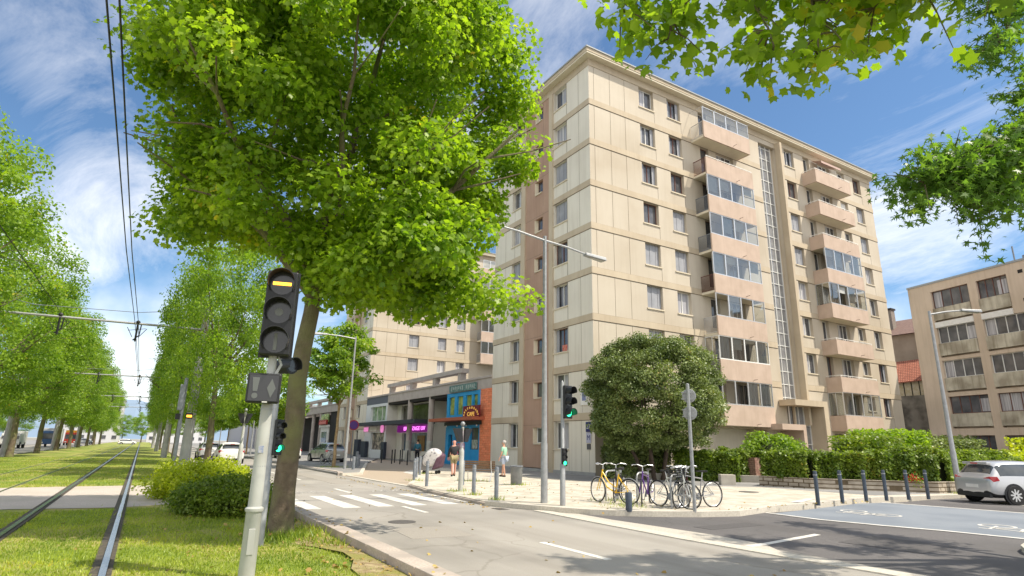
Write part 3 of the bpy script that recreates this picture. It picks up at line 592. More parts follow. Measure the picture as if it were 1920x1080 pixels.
# awning, satellite cable, wall signs
m = MB(); m.quad(F.p(24.3,J[8]-.15,.05),F.p(27.2,J[8]-.15,.05),F.p(27.2,J[8]-.45,.9),F.p(24.3,J[8]-.45,.9)); F.box(m, 24.3, 27.2, J[8]-.62, J[8]-.44, .88, .92); m.build('awning', mat('rose awning', (.5,.36,.32), .8), mainb)
m = MB(); G.box(m, .28, .75, 2.45, 3.0, .02, .05, 0); G.box(m, .3, .72, 1.85, 2.42, .02, .045, 1); G.box(m, .36, .68, 1.5, 1.8, .02, .045, 2)
ps = m.build('street_plate', [mat('navy enamel', (.03,.035,.14), .4), mat('pale violet paper', (.45,.45,.58), .6), mat('dark notice', (.1,.1,.11), .6)], mainb)
text('27', .34, 'number', mat('white lettering', (.8,.8,.8), .5), ps, G.p(.51,2.73,.056), (math.pi/2,0,-math.pi/2), .004)
text('M', .4, 'emblem', mat('navy emblem', (.06,.07,.2), .5), ps, G.p(.51,2.13,.05), (math.pi/2,0,-math.pi/2), .004)
m = MB(); G.box(m, .55, 1.2, 3.95, 4.9, .02, .05, 0); G.box(m, .7, 1.05, 4.2, 4.65, .05, .056, 1); m.build('notice_panel', [M_white, mat('blue grey emblem', (.2,.23,.4), .6)], mainb)
m = MB(); G.box(m, 2.55, 3.3, 6.9+.0, 7.75, -.25, -.22); m.build('red_poster', mat('red poster', (.5,.06,.04), .6, (.6,.3,.22), 6), mainb)
# second block of the same estate behind the arcade
b2, F2, G2 = apartment(21.44, 67.2, 24, 11.75, False, 'apartment_building', 'cream apartment block behind the low arcade, seen beneath the large tree')
for k in range(3, 8):
    balcony(F2, b2, 'L', k-0, 13.9, 18.2, 'glz' , 0)
# ---- right hand block
def right_block():
    root = thing('office_block', 'tan five storey block with ribbon windows at the right edge behind the hedges', 'building', (60,26.8,0))
    dv = Vector((-.2398,-.9708,0)); nv = Vector((-.9708,.2398,0)); Fr = Facade((60,26.8,0), dv, nv)
    rows = [(14.22,15.8),(11.05,12.5),(8.0,9.5),(4.95,6.4)]; bays = [(2.15,5.45),(6.15,9.4),(11.2,14.5),(15.2,18.4)]
    ops = [(a,b,z0-1.25,z1,.28) for z0,z1 in rows for a,b in bays]; ops = [(a,(8.55 if a == 6.15 and z1 > 15 else b),z0,z1,d) for a,b,z0,z1,d in ops]
    ops += [(3.42,5.4,1.4,3.12,.3),(6.15,9.4,1.4,3.1,.3)]
    m = MB(); Fr.wall(m, 0, 26, 0, 16.55, ops)
    m.build('wall', mat('tan render', (.60,.49,.38), .9, (.66,.54,.43), .5, 8, bump=.1, bsc=30, c3=(.55,.45,.35), sc3=.2, extra=streaks(.15)), root)
    m = MB(); pts = [Fr.p(.3,0,-.35)[:2],Fr.p(26,0,-.35)[:2],Fr.p(26,0,-12)[:2],Fr.p(.3,0,-12)[:2]]; m.prism([tuple(p) for p in pts],0,16.4); m.build('core', MC['tan render'], root)
    m = MB(); Fr.box(m, 0, 26, 0, 16.55, -12, -11.9); Fr.box(m, 0, .02, 0, 16.55, -11.9, 0); m.build('side_wall', MC['tan render'], root)
    m = MB(); Fr.box(m, -.05, 26, 16.55, 16.72, -12, .06); m.build('roof', M_roof, root)
    spm = mat('grey spandrel', (.52,.48,.38), .9, (.58,.54,.44), 1.2, 8, bump=.1, c3=(.34,.3,.23), sc3=.7, extra=streaks(.35,(.5,.47,.42)))
    fb = [M_fbrown, M_frame, M_frame, M_fbrown]
    for ri, (z0,z1) in enumerate(rows):
        for bi, (a,b) in enumerate(bays):
            if a == 6.15 and z1 > 15: b = 8.55
            fr = window(Fr, root, a, b, z0, z1, .25, 'dark' if (ri, bi) != (3,1) else 'curtain', fb[ri], 4, sill=False)
            m = MB()
            if (ri+bi) % 2 == 0: Fr.box(m, a+.1, a+.8, z0+.1, z1-.1, -.24, -.22)
            else: Fr.box(m, b-.9, b-.15, z0+.1, z1-.3, -.24, -.22)
            m.build('curtain', M_curtain, fr)
            m = MB(); Fr.box(m, a+.02, b-.02, z0-1.1, z0-.02, -.26, .1); sp = m.build('spandrel', spm, root)
            if ri == 0:
                m = MB(); Fr.box(m, a, b, z0-1.75+.0, z0-1.27, -.2, .12); m.build('shutter_box', M_white, root)
    for a,b in ((3.42,5.4),(6.15,9.4)): window(Fr, root, a, b, 1.4, 3.1, .27, 'dark', M_fbrown, 3, sill=False)
    m = MB(); [Fr.box(m, a, b, z, z+.28, .001, .015) for a,b,z in ((9.43,9.78,15.6),(9.43,9.78,13.3),(10.2,10.5,15.6))]; m.build('vent', M_dark, root)
    m = MB(); m.tube([Fr.p(8.8,16.7,-1), Fr.p(8.8,18.2,-1)], .06, 6); m.tube([Fr.p(9.6,16.7,-1), Fr.p(9.6,17.2,-1)], .2, 8); m.tube([Fr.p(10.6,16.7,-1.4), Fr.p(10.6,17.3,-1.4)], .25, 8); m.build('roof_vent', M_mgrey, root)
right_block()
def old_house():
    root = thing('old_house', 'old house with red tile roof between the two apartment blocks', 'house', (64,28,0))
    tile = mat('red tiles', (.42,.14,.085), .85, (.55,.23,.15), 5, 6, extra=bricks(.22,.2,(.35,.3,.3),.03, axes='yz'), bump=.3)
    m = MB(); m.box(64, 27.2, 0, 74, 33.5, 7.05); m.build('wall', mat('stained concrete', (.2,.18,.155), .95, (.24,.22,.19), 1, 9, c3=(.09,.08,.07), sc3=.8, bump=.3), root)
    m = MB(); m.box(64.1, 27.2, 7.05, 74, 33.5, 8.5)
    for i in range(9): y = 27.5+i*.7; m.box(64.06, y, 7.05, 64.1, y+.07, 8.5, 1)
    m.build('loft', [mat('loft boards', (.45,.38,.24), .8, (.55,.5,.4), 4), M_dark], root)
    m = MB(); m.add([(63.7,26.9,8.55),(63.7,34,8.25),(67.5,34,10.9),(67.5,26.9,11.1),(63.7,26.9,8.45),(63.7,34,8.15),(67.5,34,10.8),(67.5,26.9,11.0)], [(0,3,2,1),(4,5,6,7),(0,1,5,4),(2,3,7,6),(1,2,6,5),(3,0,4,7)]); m.build('roof', tile, root)
    r2 = thing('old_house', 'taller house with dark brown roof and chimney behind the red tiled one', 'house', (70,28,0))
    m = MB(); m.box(69, 26, 0, 80, 36, 14.0); m.build('wall', mat('beige gable', (.33,.26,.2), .9, (.4,.32,.25), 1), r2)
    m = MB(); m.add([(68.5,26,14),(68.5,37,14),(74,37,16.6),(74,26,16.6),(80,26,14),(80,37,14)], [(0,3,2,1),(3,4,5,2),(0,1,5,4),(0,4,3),(1,2,5)]); rf = m.build('roof', mat('brown tiles', (.16,.1,.085), .9, (.22,.145,.12), 4), r2)
    m = MB(); m.box(70.6, 33.6, 14.5, 71.4, 34.5, 17.3, 0); m.box(70.5, 33.5, 17.3, 71.5, 34.6, 17.5, 1); m.build('chimney', [mat('chimney brick', (.2,.17,.15), .9, (.28,.24,.2), 5), M_dark], rf)
old_house()
# ---- low arcade with shop and cafe
def arcade():
    root = thing('arcade_building', 'low grey arcade with round pillars joining the two cream apartment blocks', 'arcade', (21.44,52,0))
    A = Facade((21.44,0,0),(0,1,0),(-1,0,0)); beam = mat('taupe concrete', (.40,.35,.32), .85, (.47,.42,.39), 1.5, 8, bump=.1)
    m = MB(); A.box(m, 38.12, 60.2, 5.72, 6.5, -.5, .02); A.box(m, 38.12, 67.15, 6.5, 6.66, -10, .1); m.build('fascia', beam, root)
    m = MB(); A.box(m, 60.2, 67.15, 5.72, 6.5, -.5, .0); m.build('dark_fascia', mat('slate fascia', (.115,.125,.15), .7), root)
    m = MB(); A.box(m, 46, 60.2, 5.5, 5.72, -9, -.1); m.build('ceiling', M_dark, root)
    for y in (49.6, 54.6):
        m = MB(); m.cyl((21.75,y,1.9),(21.75,y,5.72),.27,.27,16,0,False); m.cyl((21.75,y,.1),(21.75,y,1.9),.275,.275,16,1,False); m.build('pillar', [beam, M_lgrey], root, smooth=True)
    m = MB(); m.box(21.6, 43.6, 7.35, 22.3, 61.2, 7.7)
    for y in (43.9, 49.0, 54.4, 60.2): m.box(21.7, y, 6.66, 22.2, y+.55, 7.35)
    m.build('roof_pergola', beam, root)
    m = MB(); m.box(21.6, 45.75, .1, 30, 46.0, 5.5); m.box(29, 46, .1, 29.2, 60, 5.5); m.box(24.6, 46.0, .1, 24.8, 50.9, 5.5); m.box(24.6, 46.0, .1, 24.75, 50.9, 1.0, 1)
    m.build('rear_wall', [mat('off white render', (.72,.69,.62), .9, (.78,.75,.68), 1), M_mgrey], root)
    m = MB(); m.box(22.6, 46.3, .1, 24.5, 50.8, .75); m.build('terrace', M_mgrey, root)
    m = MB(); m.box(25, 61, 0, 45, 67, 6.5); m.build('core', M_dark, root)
    # shop
    sh = thing('shop_front', 'white shop front with glowing pink lettering under a dark canopy', 'shop', (21.5,62,0))
    Wm = mat('shop white', (.66,.68,.70), .6); 
    m = MB(); A.wall(m, 60.2, 67.15, .1, 5.72, [(60.7,65.6,3.95,5.45,.3),(60.7,65.0,.95,2.7,.3)]); m.build('wall', Wm, sh)
    C = Facade((22.6,0,0),(0,1,0),(-1,0,0))
    m = MB(); C.wall(m, 51, 60.2, .1, 5.72, [(52.2,59.2,3.8,5.4,.3),(51.6,58.6,.95,2.65,.3)]); m.quad((21.44,60.2,.1),(22.6,60.2,.1),(22.6,60.2,5.72),(21.44,60.2,5.72)); m.box(22.6,50.9,.1,24.7,51.0,5.72); m.build('side_wall', MC['off white render'], sh)
    gm = mat('green reflecting glass', (.13,.22,.14), .15, (.42,.5,.4), 1.8, 5, spec=.8)
    m = MB(); A.box(m, 60.7, 65.6, 3.95, 5.45, -.28, -.25); u = m.build('upper_window', gm, sh)
    m = MB(); [A.box(m, y, y+.07, 3.95, 5.45, -.25, -.2) for y in (60.7,62.3,63.9,65.53)]; m.build('mullion', M_frame, u)
    m = MB(); C.box(m, 52.2, 59.2, 3.8, 5.4, -.28, -.25); m.build('upper_window', mat('dark brown glass', (.06,.055,.045), .12, (.13,.13,.1), 1.2, 3, spec=.7), sh)
    dm = mat('display goods', (.06,.05,.045), .4, (.5,.42,.34), 3.2, 9, lo=.45, hi=.6, spec=.5)
    m = MB(); A.box(m, 60.7, 65.0, .95, 2.7, -.28, -.25); m.build('display_window', dm, sh)
    m = MB(); C.box(m, 51.6, 58.6, .95, 2.65, -.28, -.25, 0); C.box(m, 53.2, 55, .3, 2.4, -.2, -.18, 1); C.box(m, 57.3, 58.2, .6, 2.4, -.2, -.18, 2)
    m.build('display_window', [mat('blue grey display', (.08,.11,.15), .2, (.2,.26,.3), 1.5, 4), mat('ochre door', (.3,.22,.06), .5, (.2,.09,.03), 1.5), mat('denim poster', (.06,.1,.17), .5)], sh)
    m = MB(); m.box(20.6, 60.0, 3.42, 21.44, 67.3, 3.78); m.box(20.6, 50.6, 3.42, 22.6, 60.0, 3.78); m.build('canopy', mat('charcoal canopy', (.035,.04,.05), .6), sh)
    m = MB(); A.box(m, 60.6, 65.6, 2.78, 3.36, .02, .12, 0); A.box(m, 65.6, 67.2, 2.85, 3.3, .02, .14, 1); A.box(m, 62.7, 64.9, 2.86, 3.28, .12, .16, 2)
    b = m.build('sign_board', [mat('pale sign', (.5,.44,.42), .6), mat('pink lit sign', (.8,.3,.6), .5, emit=(.9,.25,.6,.25)), mat('grey script', (.7,.65,.62), .6)], sh)
    m = MB(); m.lathe([(.01,0),(.44,.01),(.44,.1),(.01,.12)], (21.3,60.9,3.12), 20, ax=(-1,0,0)); m.build('round_sign', MC['pink lit sign'], b)
    m = MB(); m.box(22.4, 51.2, 2.72, 22.56, 59.6, 3.38); b2_ = m.build('sign_board', mat('dark plum board', (.04,.01,.05), .5, emit=(.35,.0,.35,.15)), sh)
    text('BRONZAGE UV', .52, 'lettering', mat('magenta neon', (.9,.2,.9), .4, emit=(1,.22,.95,.7)), b2_, (22.38,55.0,3.05), (math.pi/2,0,-math.pi/2), .02, sx=1.5)
    for q in ((21.1,59.6,21.4,60.5,1.75),(21.0,65.4,21.35,66.9,1.8),(21.0,68.0,21.35,69.4,2.0)): m = MB(); m.box(q[0],q[1],.1,q[2],q[3],q[4]); m.build('shutter_panel', mat('navy panels', (.03,.04,.06), .6), sh)
    # cafe
    cf = thing('cafe_front', 'bright blue café front with orange brick pier and red sign', 'café', (21.44,42,0))
    bl = mat('cafe blue', (.012,.27,.60), .5, (.02,.33,.68), 2); br = mat('orange brick', (.85,.24,.11), .85, (.92,.33,.17), 6, 5, extra=bricks(.5,.16,(.75,.6,.55),.012,axes='yz'), bump=.2)
    m = MB(); A.box(m, 38.13, 39.7, .1, 5.7, -.4, .08); m.build('brick_pier', br, cf)
    m = MB(); A.wall(m, 39.7, 45.75, .1, 5.7, [(40.3,41.0,3.95,5.4,.15),(41.3,42.3,3.95,5.4,.15),(42.8,43.8,3.95,5.4,.15),(44.3,45.3,3.95,5.4,.15),(40.0,41.3,1.3,2.9,.15),(41.6,42.7,1.9,2.9,.15),(43.0,44.0,1.9,2.9,.15),(44.5,45.2,.4,2.4,.3)])
    m.box(21.5, 45.55, .1, 23.5, 45.74, 5.7); m.build('blue_wall', bl, cf)
    m = MB(); yg = mat('yellow green panes', (.10,.16,.03), .2, (.42,.48,.14), 1.6, 5, spec=.6); A.box(m, 40.2, 45.4, 3.9, 5.45, -.14, -.12); m.build('upper_window', yg, cf)
    m = MB(); A.box(m, 39.9, 44.1, 1.2, 3.0, -.14, -.12, 0); A.box(m, 44.4, 45.3, .4, 2.5, -.28, -.26, 2); m.build('window', [M_glassd, M_white, M_dark], cf)
    m = MB(); A.box(m, 40.1, 41.0, 1.35, 2.0, .0, .02, 0); A.box(m, 42.2, 43.5, 1.25, 1.75, .0, .02, 1); m.build('poster', [mat('pale poster', (.5,.52,.5), .6, (.15,.2,.12), 5), mat('pink poster', (.55,.45,.5), .6, (.5,.1,.15), 5)], cf)
    m = MB(); A.box(m, 39.0, 46.9, 3.42, 3.66, .0, 1.1); m.build('canopy', mat('orange canopy', (.42,.12,.06), .7), cf)
    m = MB(); A.box(m, 39.4, 45.9, 3.1, 3.4, .02, .1); m.build('light_strip', M_black, cf)
    m = MB(); [m.ball((21.2,y,3.05), .07, 8) for y in (39.9,41.6,43.2,45.2)]; m.build('spot_lamp', M_white, cf)
    m = MB(); A.box(m, 40.3, 45.1, 5.76, 6.3, .1, .16); g = m.build('name_board', mat('teal board', (.04,.12,.11), .6, (.2,.3,.28), 8), cf)
    m = MB(); [A.box(m, 40.6+.33*i, 40.72+.33*i, 5.86+.05*(i%3), 6.2-.04*(i%2), .16, .17) for i in range(13) if i != 5]; m.build('lettering', mat('pale lettering', (.42,.47,.44), .6), g)
    sg = Facade((20.95,0,0),(0,1,0),(-1,0,0)); m = MB(); sg.box(m, 39.0, 41.7, 3.62, 4.5, -.05, .03); s = m.build('cafe_sign', mat('dark red board', (.17,.005,.02), .5), cf)
    yl = mat('gold lettering', (.85,.5,.12), .5, emit=(.9,.5,.1,.15))
    text('CAFE', .4, 'lettering', yl, s, (20.9,40.35,3.86), (math.pi/2,0,-math.pi/2), .01, sx=1.25, bold=.012)
    for i, ch in enumerate('RESTAURANT'):
        a = math.radians(172-i*164/9); text(ch, .22, 'lettering', yl, s, (20.9, 40.35-math.cos(a)*1.13, 3.74+math.sin(a)*.6), (math.pi/2, math.pi/2-a, -math.pi/2), .01, bold=.01)
    # railings and tables by the wall
    rl = thing('terrace_railing', 'low dark railing and ramp beside the café entrance', 'railing', (20.8,47,0))
    m = MB(); m.tube([(20.9,46.2,.9),(20.9,48.2,.9),(20.9,49.2,.55)], .03, 6); [m.cyl((20.9,y,.1),(20.9,y,.9),.02,n=6) for y in (46.2,47.2,48.2)]; m.build('rail', M_black, rl)
    m = MB(); m.box(20.9, 46.0, .1, 22.3, 50.0, .5); m.build('ramp', M_mgrey, rl)
    # far arcade beyond the second block
    r3 = thing('arcade_building', 'farther grey arcade with round pillars left of the street tree', 'arcade', (21.44,95,0))
    m = MB(); A.box(m, 79.1, 130, 5.6, 6.5, -.5, .02); A.box(m, 79.1, 130, 6.5, 6.66, -10, .1); m.build('fascia', beam, r3)
    for y in (88.5, 93, 100, 106, 113): m = MB(); m.cyl((21.75,y,.1),(21.75,y,5.6),.28,n=12); m.build('pillar', beam, r3, smooth=True)
    m = MB(); m.box(21.6, 84, 7.3, 22.3, 125, 7.65); [m.box(21.7, y, 6.66, 22.2, y+.55, 7.3) for y in (85,91,97,103,110,118)]; m.build('roof_pergola', beam, r3)
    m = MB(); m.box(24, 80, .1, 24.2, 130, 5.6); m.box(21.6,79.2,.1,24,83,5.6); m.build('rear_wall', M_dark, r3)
    m = MB(); m.box(21.3, 83, 3.6, 23.9, 87.6, 3.9, 0); m.box(21.5, 83.2, .1, 23.9, 87.4, 3.6, 0); m.box(21.45,84,.6,21.5,86.6,3.0,1); m.box(21.4,83.3,4.3,21.5,87.3,5.4,2); m.build('kiosk', [M_white, M_glassd, MC['yellow green panes']], r3)
    m = MB(); m.box(21.1, 83.2, 3.95, 21.3, 87.2, 4.6); s = m.build('red_sign', mat('dark red sign', (.35,.03,.03), .5), r3)
    m = MB(); [m.box(21.06, 83.4+.4*i, 4.05, 21.1, 83.6+.4*i, 4.5-.1*(i%3)) for i in range(9)]; m.build('lettering', mat('pink lettering', (.7,.25,.22), .5), s)
arcade()
# ================================================================ FOLIAGE
LEAF_PLANE = np.array([(0,-.5,0),(.2,-.3,.02),(.47,-.22,-.05),(.36,-.02,.03),(.48,.24,-.05),(.23,.24,.03),(0,.55,-.07),(-.23,.24,.03),(-.48,.24,-.05),(-.36,-.02,.03),(-.47,-.22,-.05),(-.2,-.3,.02)])
LEAF_STAR = np.array([(0,-.45,0),(.1,-.12,.02),(.42,-.3,-.04),(.17,.02,.02),(.5,.14,-.05),(.13,.16,.02),(0,.6,-.06),(-.13,.16,.02),(-.5,.14,-.05),(-.17,.02,.02),(-.42,-.3,-.04),(-.1,-.12,.02)])
LEAF_KITE = np.array([(0,-.5,0),(.34,-.02,-.06),(0,.5,.03),(-.34,.02,-.06)])
LEAF_SMALL = np.array([(0,-.5,0),(.22,0,.05),(0,.5,0),(-.22,0,.05)])
def leaf_mesh(name, C, size, shape, mt, up=.35, jit=.35, seed=1, out=None):
    r = np.random.default_rng(seed); N = len(C); K = len(shape)
    nrm = r.normal(size=(N,3)); nrm /= np.linalg.norm(nrm, axis=1)[:,None]
    nrm[:,2] = np.abs(nrm[:,2])*(1-up)+up*1.2
    if out is not None: nrm += out*.55
    nrm /= np.linalg.norm(nrm, axis=1)[:,None]
    a = np.cross(nrm, r.normal(size=(N,3))); a /= np.linalg.norm(a, axis=1)[:,None]+1e-9; b = np.cross(nrm, a)
    sz = size*(1+jit*(r.random(N)*2-1))
    P = C[:,None,:]+sz[:,None,None]*(shape[None,:,0:1]*a[:,None,:]+shape[None,:,1:2]*b[:,None,:]+shape[None,:,2:3]*nrm[:,None,:]*1.6)
    me = bpy.data.meshes.new(name); me.vertices.add(N*K); me.loops.add(N*K); me.polygons.add(N)
    me.vertices.foreach_set('co', P.astype(np.float32).ravel()); me.loops.foreach_set('vertex_index', np.arange(N*K, dtype=np.int32))
    me.polygons.foreach_set('loop_start', np.arange(0, N*K, K, dtype=np.int32)); me.polygons.foreach_set('loop_total', np.full(N, K, dtype=np.int32))
    me.materials.append(mt); me.update(calc_edges=True); me.validate(); return me
def clumps(c, R, n, seed, inner=.55, flat=1.):
    r = np.random.default_rng(seed); d = r.normal(size=(n,3)); d /= np.linalg.norm(d, axis=1)[:,None]
    rad = (inner**3+(1-inner**3)*r.random(n))**(1/3); return np.array(c)+d*rad[:,None]*np.array(R)
def fill(cl, per, cr, seed, top=.25):
    r = np.random.default_rng(seed); out = []; nr = []
    for i, c in enumerate(cl):
        k = int(per*(.6+.8*r.random())); d = r.normal(size=(k,3)); d /= np.linalg.norm(d, axis=1)[:,None]
        s = cr*(.7+.6*r.random()); rr = r.random(k)**.45; p = d*rr[:,None]*s; p[:,2] = p[:,2]*.62-.10*s*(p[:,0]**2+p[:,1]**2)/s**2
        out.append(c+p); nr.append(d)
    return np.vstack(out), np.vstack(nr)
def trunk_mb(h, r0, bends, limbs, seed, top=None, flare=1.35):
    m = MB(); rr = random.Random(seed)
    path = [Vector((0,0,-.15)), Vector((0,0,.12))]; R_ = [r0*flare, r0*1.12]
    n = 7
    for i in range(1, n+1):
        t = i/n; path.append(Vector((bends[0]*t*t+.03*rr.uniform(-1,1), bends[1]*t*t+.03*rr.uniform(-1,1), .12+(h-.12)*t))); R_.append(r0*(1-.34*t))
    m.tube(path, R_, 14)
    tp = path[-1]; ends = []
    for (az, el, L, r) in limbs:
        d = Vector((math.cos(az)*math.cos(el), math.sin(az)*math.cos(el), math.sin(el))); p = [tp-Vector((0,0,.35))]; q = [r]
        for j in range(1, 7):
            t = j/6; p.append(tp+d*(L*t)+Vector((rr.uniform(-.12,.12), rr.uniform(-.12,.12), L*.16*t*t+rr.uniform(-.1,.1)))); q.append(r*(1-.82*t))
        m.tube(p, q, 8); ends.append(p[-1])
        for s in range(5):
            j = rr.randint(2, 5); a2 = az+rr.uniform(-1.3,1.3); e2 = rr.uniform(-.15,.9); l2 = L*rr.uniform(.25,.5); d2 = Vector((math.cos(a2)*math.cos(e2), math.sin(a2)*math.cos(e2), math.sin(e2)))
            m.tube([p[j], p[j]+d2*l2*.5+Vector((0,0,rr.uniform(-.1,.15))), p[j]+d2*l2], [q[j]*.55, q[j]*.38, .012], 5)
    return m
def limbs(n, seed, L=4.2, r=.11):
    rr = random.Random(seed); return [(2*math.pi*i/n+rr.uniform(-.3,.3), rr.uniform(.25,1.15), L*rr.uniform(.8,1.15), r*rr.uniform(.75,1.1)) for i in range(n)]
# --- the big plane tree beside the tram signal
T = thing('plane_tree', 'largest plane tree, its thick leaning trunk right behind the tram signal', 'tree', (2.34,11.66,.02))
trunk_mb(4.7, .205, (.12,-.05), [(-.65,.55,4.6,.13),(.3,.95,4.8,.12),(1.6,.6,4.3,.11),(2.7,.7,4.4,.12),(3.8,.6,4.2,.11),(4.6,.85,4.4,.1),(5.1,.45,3.8,.09),(0,1.4,6.5,.13)], 3).build('trunk', M_bark, T, smooth=True, world=False)
def big_crown():
    cl = clumps((.45,-.27,9.2), (3.9,3.7,5.2), 330, 11, .40)
    lat = cl[:,0]*.856-cl[:,1]*.516; dep = 1+(cl[:,0]*.516+cl[:,1]*.856)/11.2; lat = lat/dep   # narrower lower left flank
    cl = cl[(lat > np.interp(cl[:,2], [4,6,8,10,14], [-2.2,-2.6,-3.1,-3.7,-3.8])) & (lat < np.interp(cl[:,2], [4,6,8,10,14], [2.9,3.4,3.85,3.6,3.2]))]
    cl = np.array([c for c in cl if c[2] > 4.35+(.25*abs(math.sin(c[0]*1.7+c[1])))])
    lat2 = cl[:,0]*.856-cl[:,1]*.516; r0 = np.random.default_rng(2); cl = cl[(cl[:,2] > np.where(lat2 < .4, 5.35, 4.8)) & (r0.random(len(cl)) < .74)]
    low = clumps((1.9,-1.1,5.1), (2.5,2.2,.9), 30, 5, .3); low2 = clumps((-1.7,1.2,6.5), (1.5,1.6,.9), 16, 9, .3)
    cl = np.vstack([cl, low, low2]); C, Nn = fill(cl, 470, .80, 21); return leaf_mesh('crown', C, .108, LEAF_PLANE, M_leafA, .3, .35, 4, Nn)
link('crown', big_crown(), T, world=False)
# --- row trees share two crown meshes
def row_crown(seed, n=170, per=250, z=9.6, R=(4.9,6.2,6.9), size=.18, zmin=3.9):
    cl = clumps((0,0,z), R, n, seed, .55); cl = np.array([c for c in cl if c[2] > zmin]); C, Nn = fill(cl, per, 1.25, seed+1); return leaf_mesh('crown', C, size, LEAF_KITE, M_leafB, .3, .35, seed, Nn)
RC = [row_crown(31), row_crown(57), row_crown(83)]
RT = []
for s in (1,2,3):
    mm = trunk_mb(4.6, .24, (.15*(s-2),.1), limbs(7, s*7, 4.6, .11), s+10); me = bpy.data.meshes.new('trunk'); me.from_pydata(mm.v, [], mm.f); me.materials.append(M_bark)
    me.polygons.foreach_set('use_smooth', [True]*len(mm.f)); RT.append(me)
def row_tree(x, y, i, label, sc=(1,1,1), rz=None, group=None, cat='tree', name='plane_tree'):
    t = thing(name, label, cat, (x, y, xz(x) if abs(x) < 9.6 and x < 3.2 else .1), (i*1.9) if rz is None else rz, group)
    for nm, me in (('trunk', RT[i%3]), ('crown', RC[i%3])):
        o = bpy.data.objects.new(nm, me); S.collection.objects.link(o); o.parent = t; q = min(1, sc[0]*1.3); o.scale = sc if nm == 'crown' else (q,q,1)
    return t
ORD = ['nearest','second','third','fourth','fifth','sixth','seventh','eighth','ninth','tenth']
for i, y in enumerate((30, 45.5, 61, 76.5, 92, 108, 125)):
    row_tree(2.6, y, i, 'plane tree on the right of the tram lawn, %s beyond the big one' % ORD[i], (.5 if i else .48, .95, .84 if i else .74), 0 if i else .1, 'plane trees right of the tram track')
for i, y in enumerate((29.5, 44.5, 59.8, 74, 89.5, 104, 118.7, 136, 155, 176)):
    row_tree(-8.4, y, i+1, 'plane tree on the left edge of the tram lawn, %s from the camera' % ORD[i], (.82,.95,.88), 0, 'plane trees left of the tram track')
for i, (x, y) in enumerate(((-20,62),(-20,80),(-20.5,98),(-20,118),(-20,140))):
    row_tree(x, y, i+2, 'smaller tree across the left road, %s from the camera' % ORD[i], (.6,.62,.55), i, 'trees across the left road')
# far trees closing the avenue
far = [(5,210,.75),(11,245,.8),(-6,262,.62),(0,285,.75),(-13,230,.8),(16,200,.7)]
for i, (x, y, s) in enumerate(far): row_tree(x, y, i, 'distant tree closing the end of the avenue, %s of the group counted by distance' % ORD[i], (s,s,s), i, 'distant trees at the end of the avenue')
# young street trees on the right pavement
def small_crown(seed, R=(1.9,1.9,2.2), z=6.3, n=70, per=120, mt=M_leafB, size=.2, shape=LEAF_KITE, zmin=3.8, cr=.62):
    cl = clumps((0,0,z), R, n, seed, .3); cl = np.array([c for c in cl if c[2] > zmin]); C, Nn = fill(cl, per, cr, seed+1); return leaf_mesh('crown', C, size, shape, mt, .3, .4, seed, Nn)
SC = small_crown(101, (2.3,2.3,2.6), 6.6, 95); SC2 = small_crown(131, (3.3,3.3,2.7), 6.2, 110, 130, size=.24, cr=.9)
SM = trunk_mb(4.2, .11, (.05,.1), limbs(6, 4, 2.3, .05), 77, flare=1.2); sme = bpy.data.meshes.new('trunk'); sme.from_pydata(SM.v, [], SM.f); sme.materials.append(mat('young bark', (.25,.17,.09), .9, (.38,.28,.16), 6, bump=.5)); sme.polygons.foreach_set('use_smooth', [True]*len(SM.f))
def young(x, y, me, label, sc=1):
    t = thing('street_tree', label, 'tree', (x,y,.1), x+y); 
    for nm, q in (('trunk', sme), ('crown', me)): o = bpy.data.objects.new(nm, q); S.collection.objects.link(o); o.parent = t; o.scale = (sc,)*3
    return t
young(10.75, 39.5, SC, 'slim young tree on the kerb island beside the tall light lamp post')
young(10.6, 62, SC2, 'young leafy tree beyond the white car on the right pavement', .95); young(10.8, 78, SC2, 'young tree farther along the right pavement behind the parked grey car', .9)
young(10.6, 96, SC2, 'young tree seen between the tram pole and the white car, far along the pavement', .9); young(10.6, 116, SC2, 'most distant young tree of the right pavement', .9)
# --- branches overhead: a plane tree behind the camera and a sweetgum on the right
def twig_tree(root, base, fork, r0, branches, leafme_name, shape, size, mt, per, spread, seed, bark=M_bark):
    rr = random.Random(seed); r = np.random.default_rng(seed); m = MB(); C = []
    bx, by = base; m.tube([(bx,by,-.1),(bx,by,.3),(bx+.05,by,2.2),tuple(fork)], [r0*1.4,r0*1.05,r0*.9,r0*.75], 14)
    for (pts, nt) in branches:
        P = [Vector(fork)]+[Vector(p) for p in pts]
        # resample smooth
        Q = []
        for i in range(len(P)-1):
            for k in range(6): t = k/6; Q.append(P[i].lerp(P[i+1], t)+Vector((rr.uniform(-.04,.04),)*3))
        Q.append(P[-1]); n = len(Q); m.tube(Q, [max(.008, .075*(1-i/n)**1.2) for i in range(n)], 6)
        for k in range(nt):
            i = int(n*(.35+.65*rr.random())) if n > 3 else 1; i = min(i, n-1); o = Q[i]; d = Vector((rr.gauss(0,1), rr.gauss(0,1), rr.gauss(-.15,.45))).normalized(); L = spread*rr.uniform(.35,1)
            e = o+d*L+Vector((0,0,-.25*L*L*.5)); m.tube([o, o.lerp(e,.5)+Vector((0,0,.05)), e], [.012,.008,.003], 4)
            kk = int(per*rr.uniform(.6,1.3))
            for q in range(kk): t = rr.uniform(.2,1.05); C.append(tuple(o.lerp(e, t)+Vector((rr.gauss(0,.10),rr.gauss(0,.10),rr.gauss(-.05,.08)))))
    m.build('trunk', bark, root, smooth=True, world=True)
    me = leaf_mesh('crown', np.array(C), size, shape, mt, .25, .4, seed); o = link('crown', me, root)
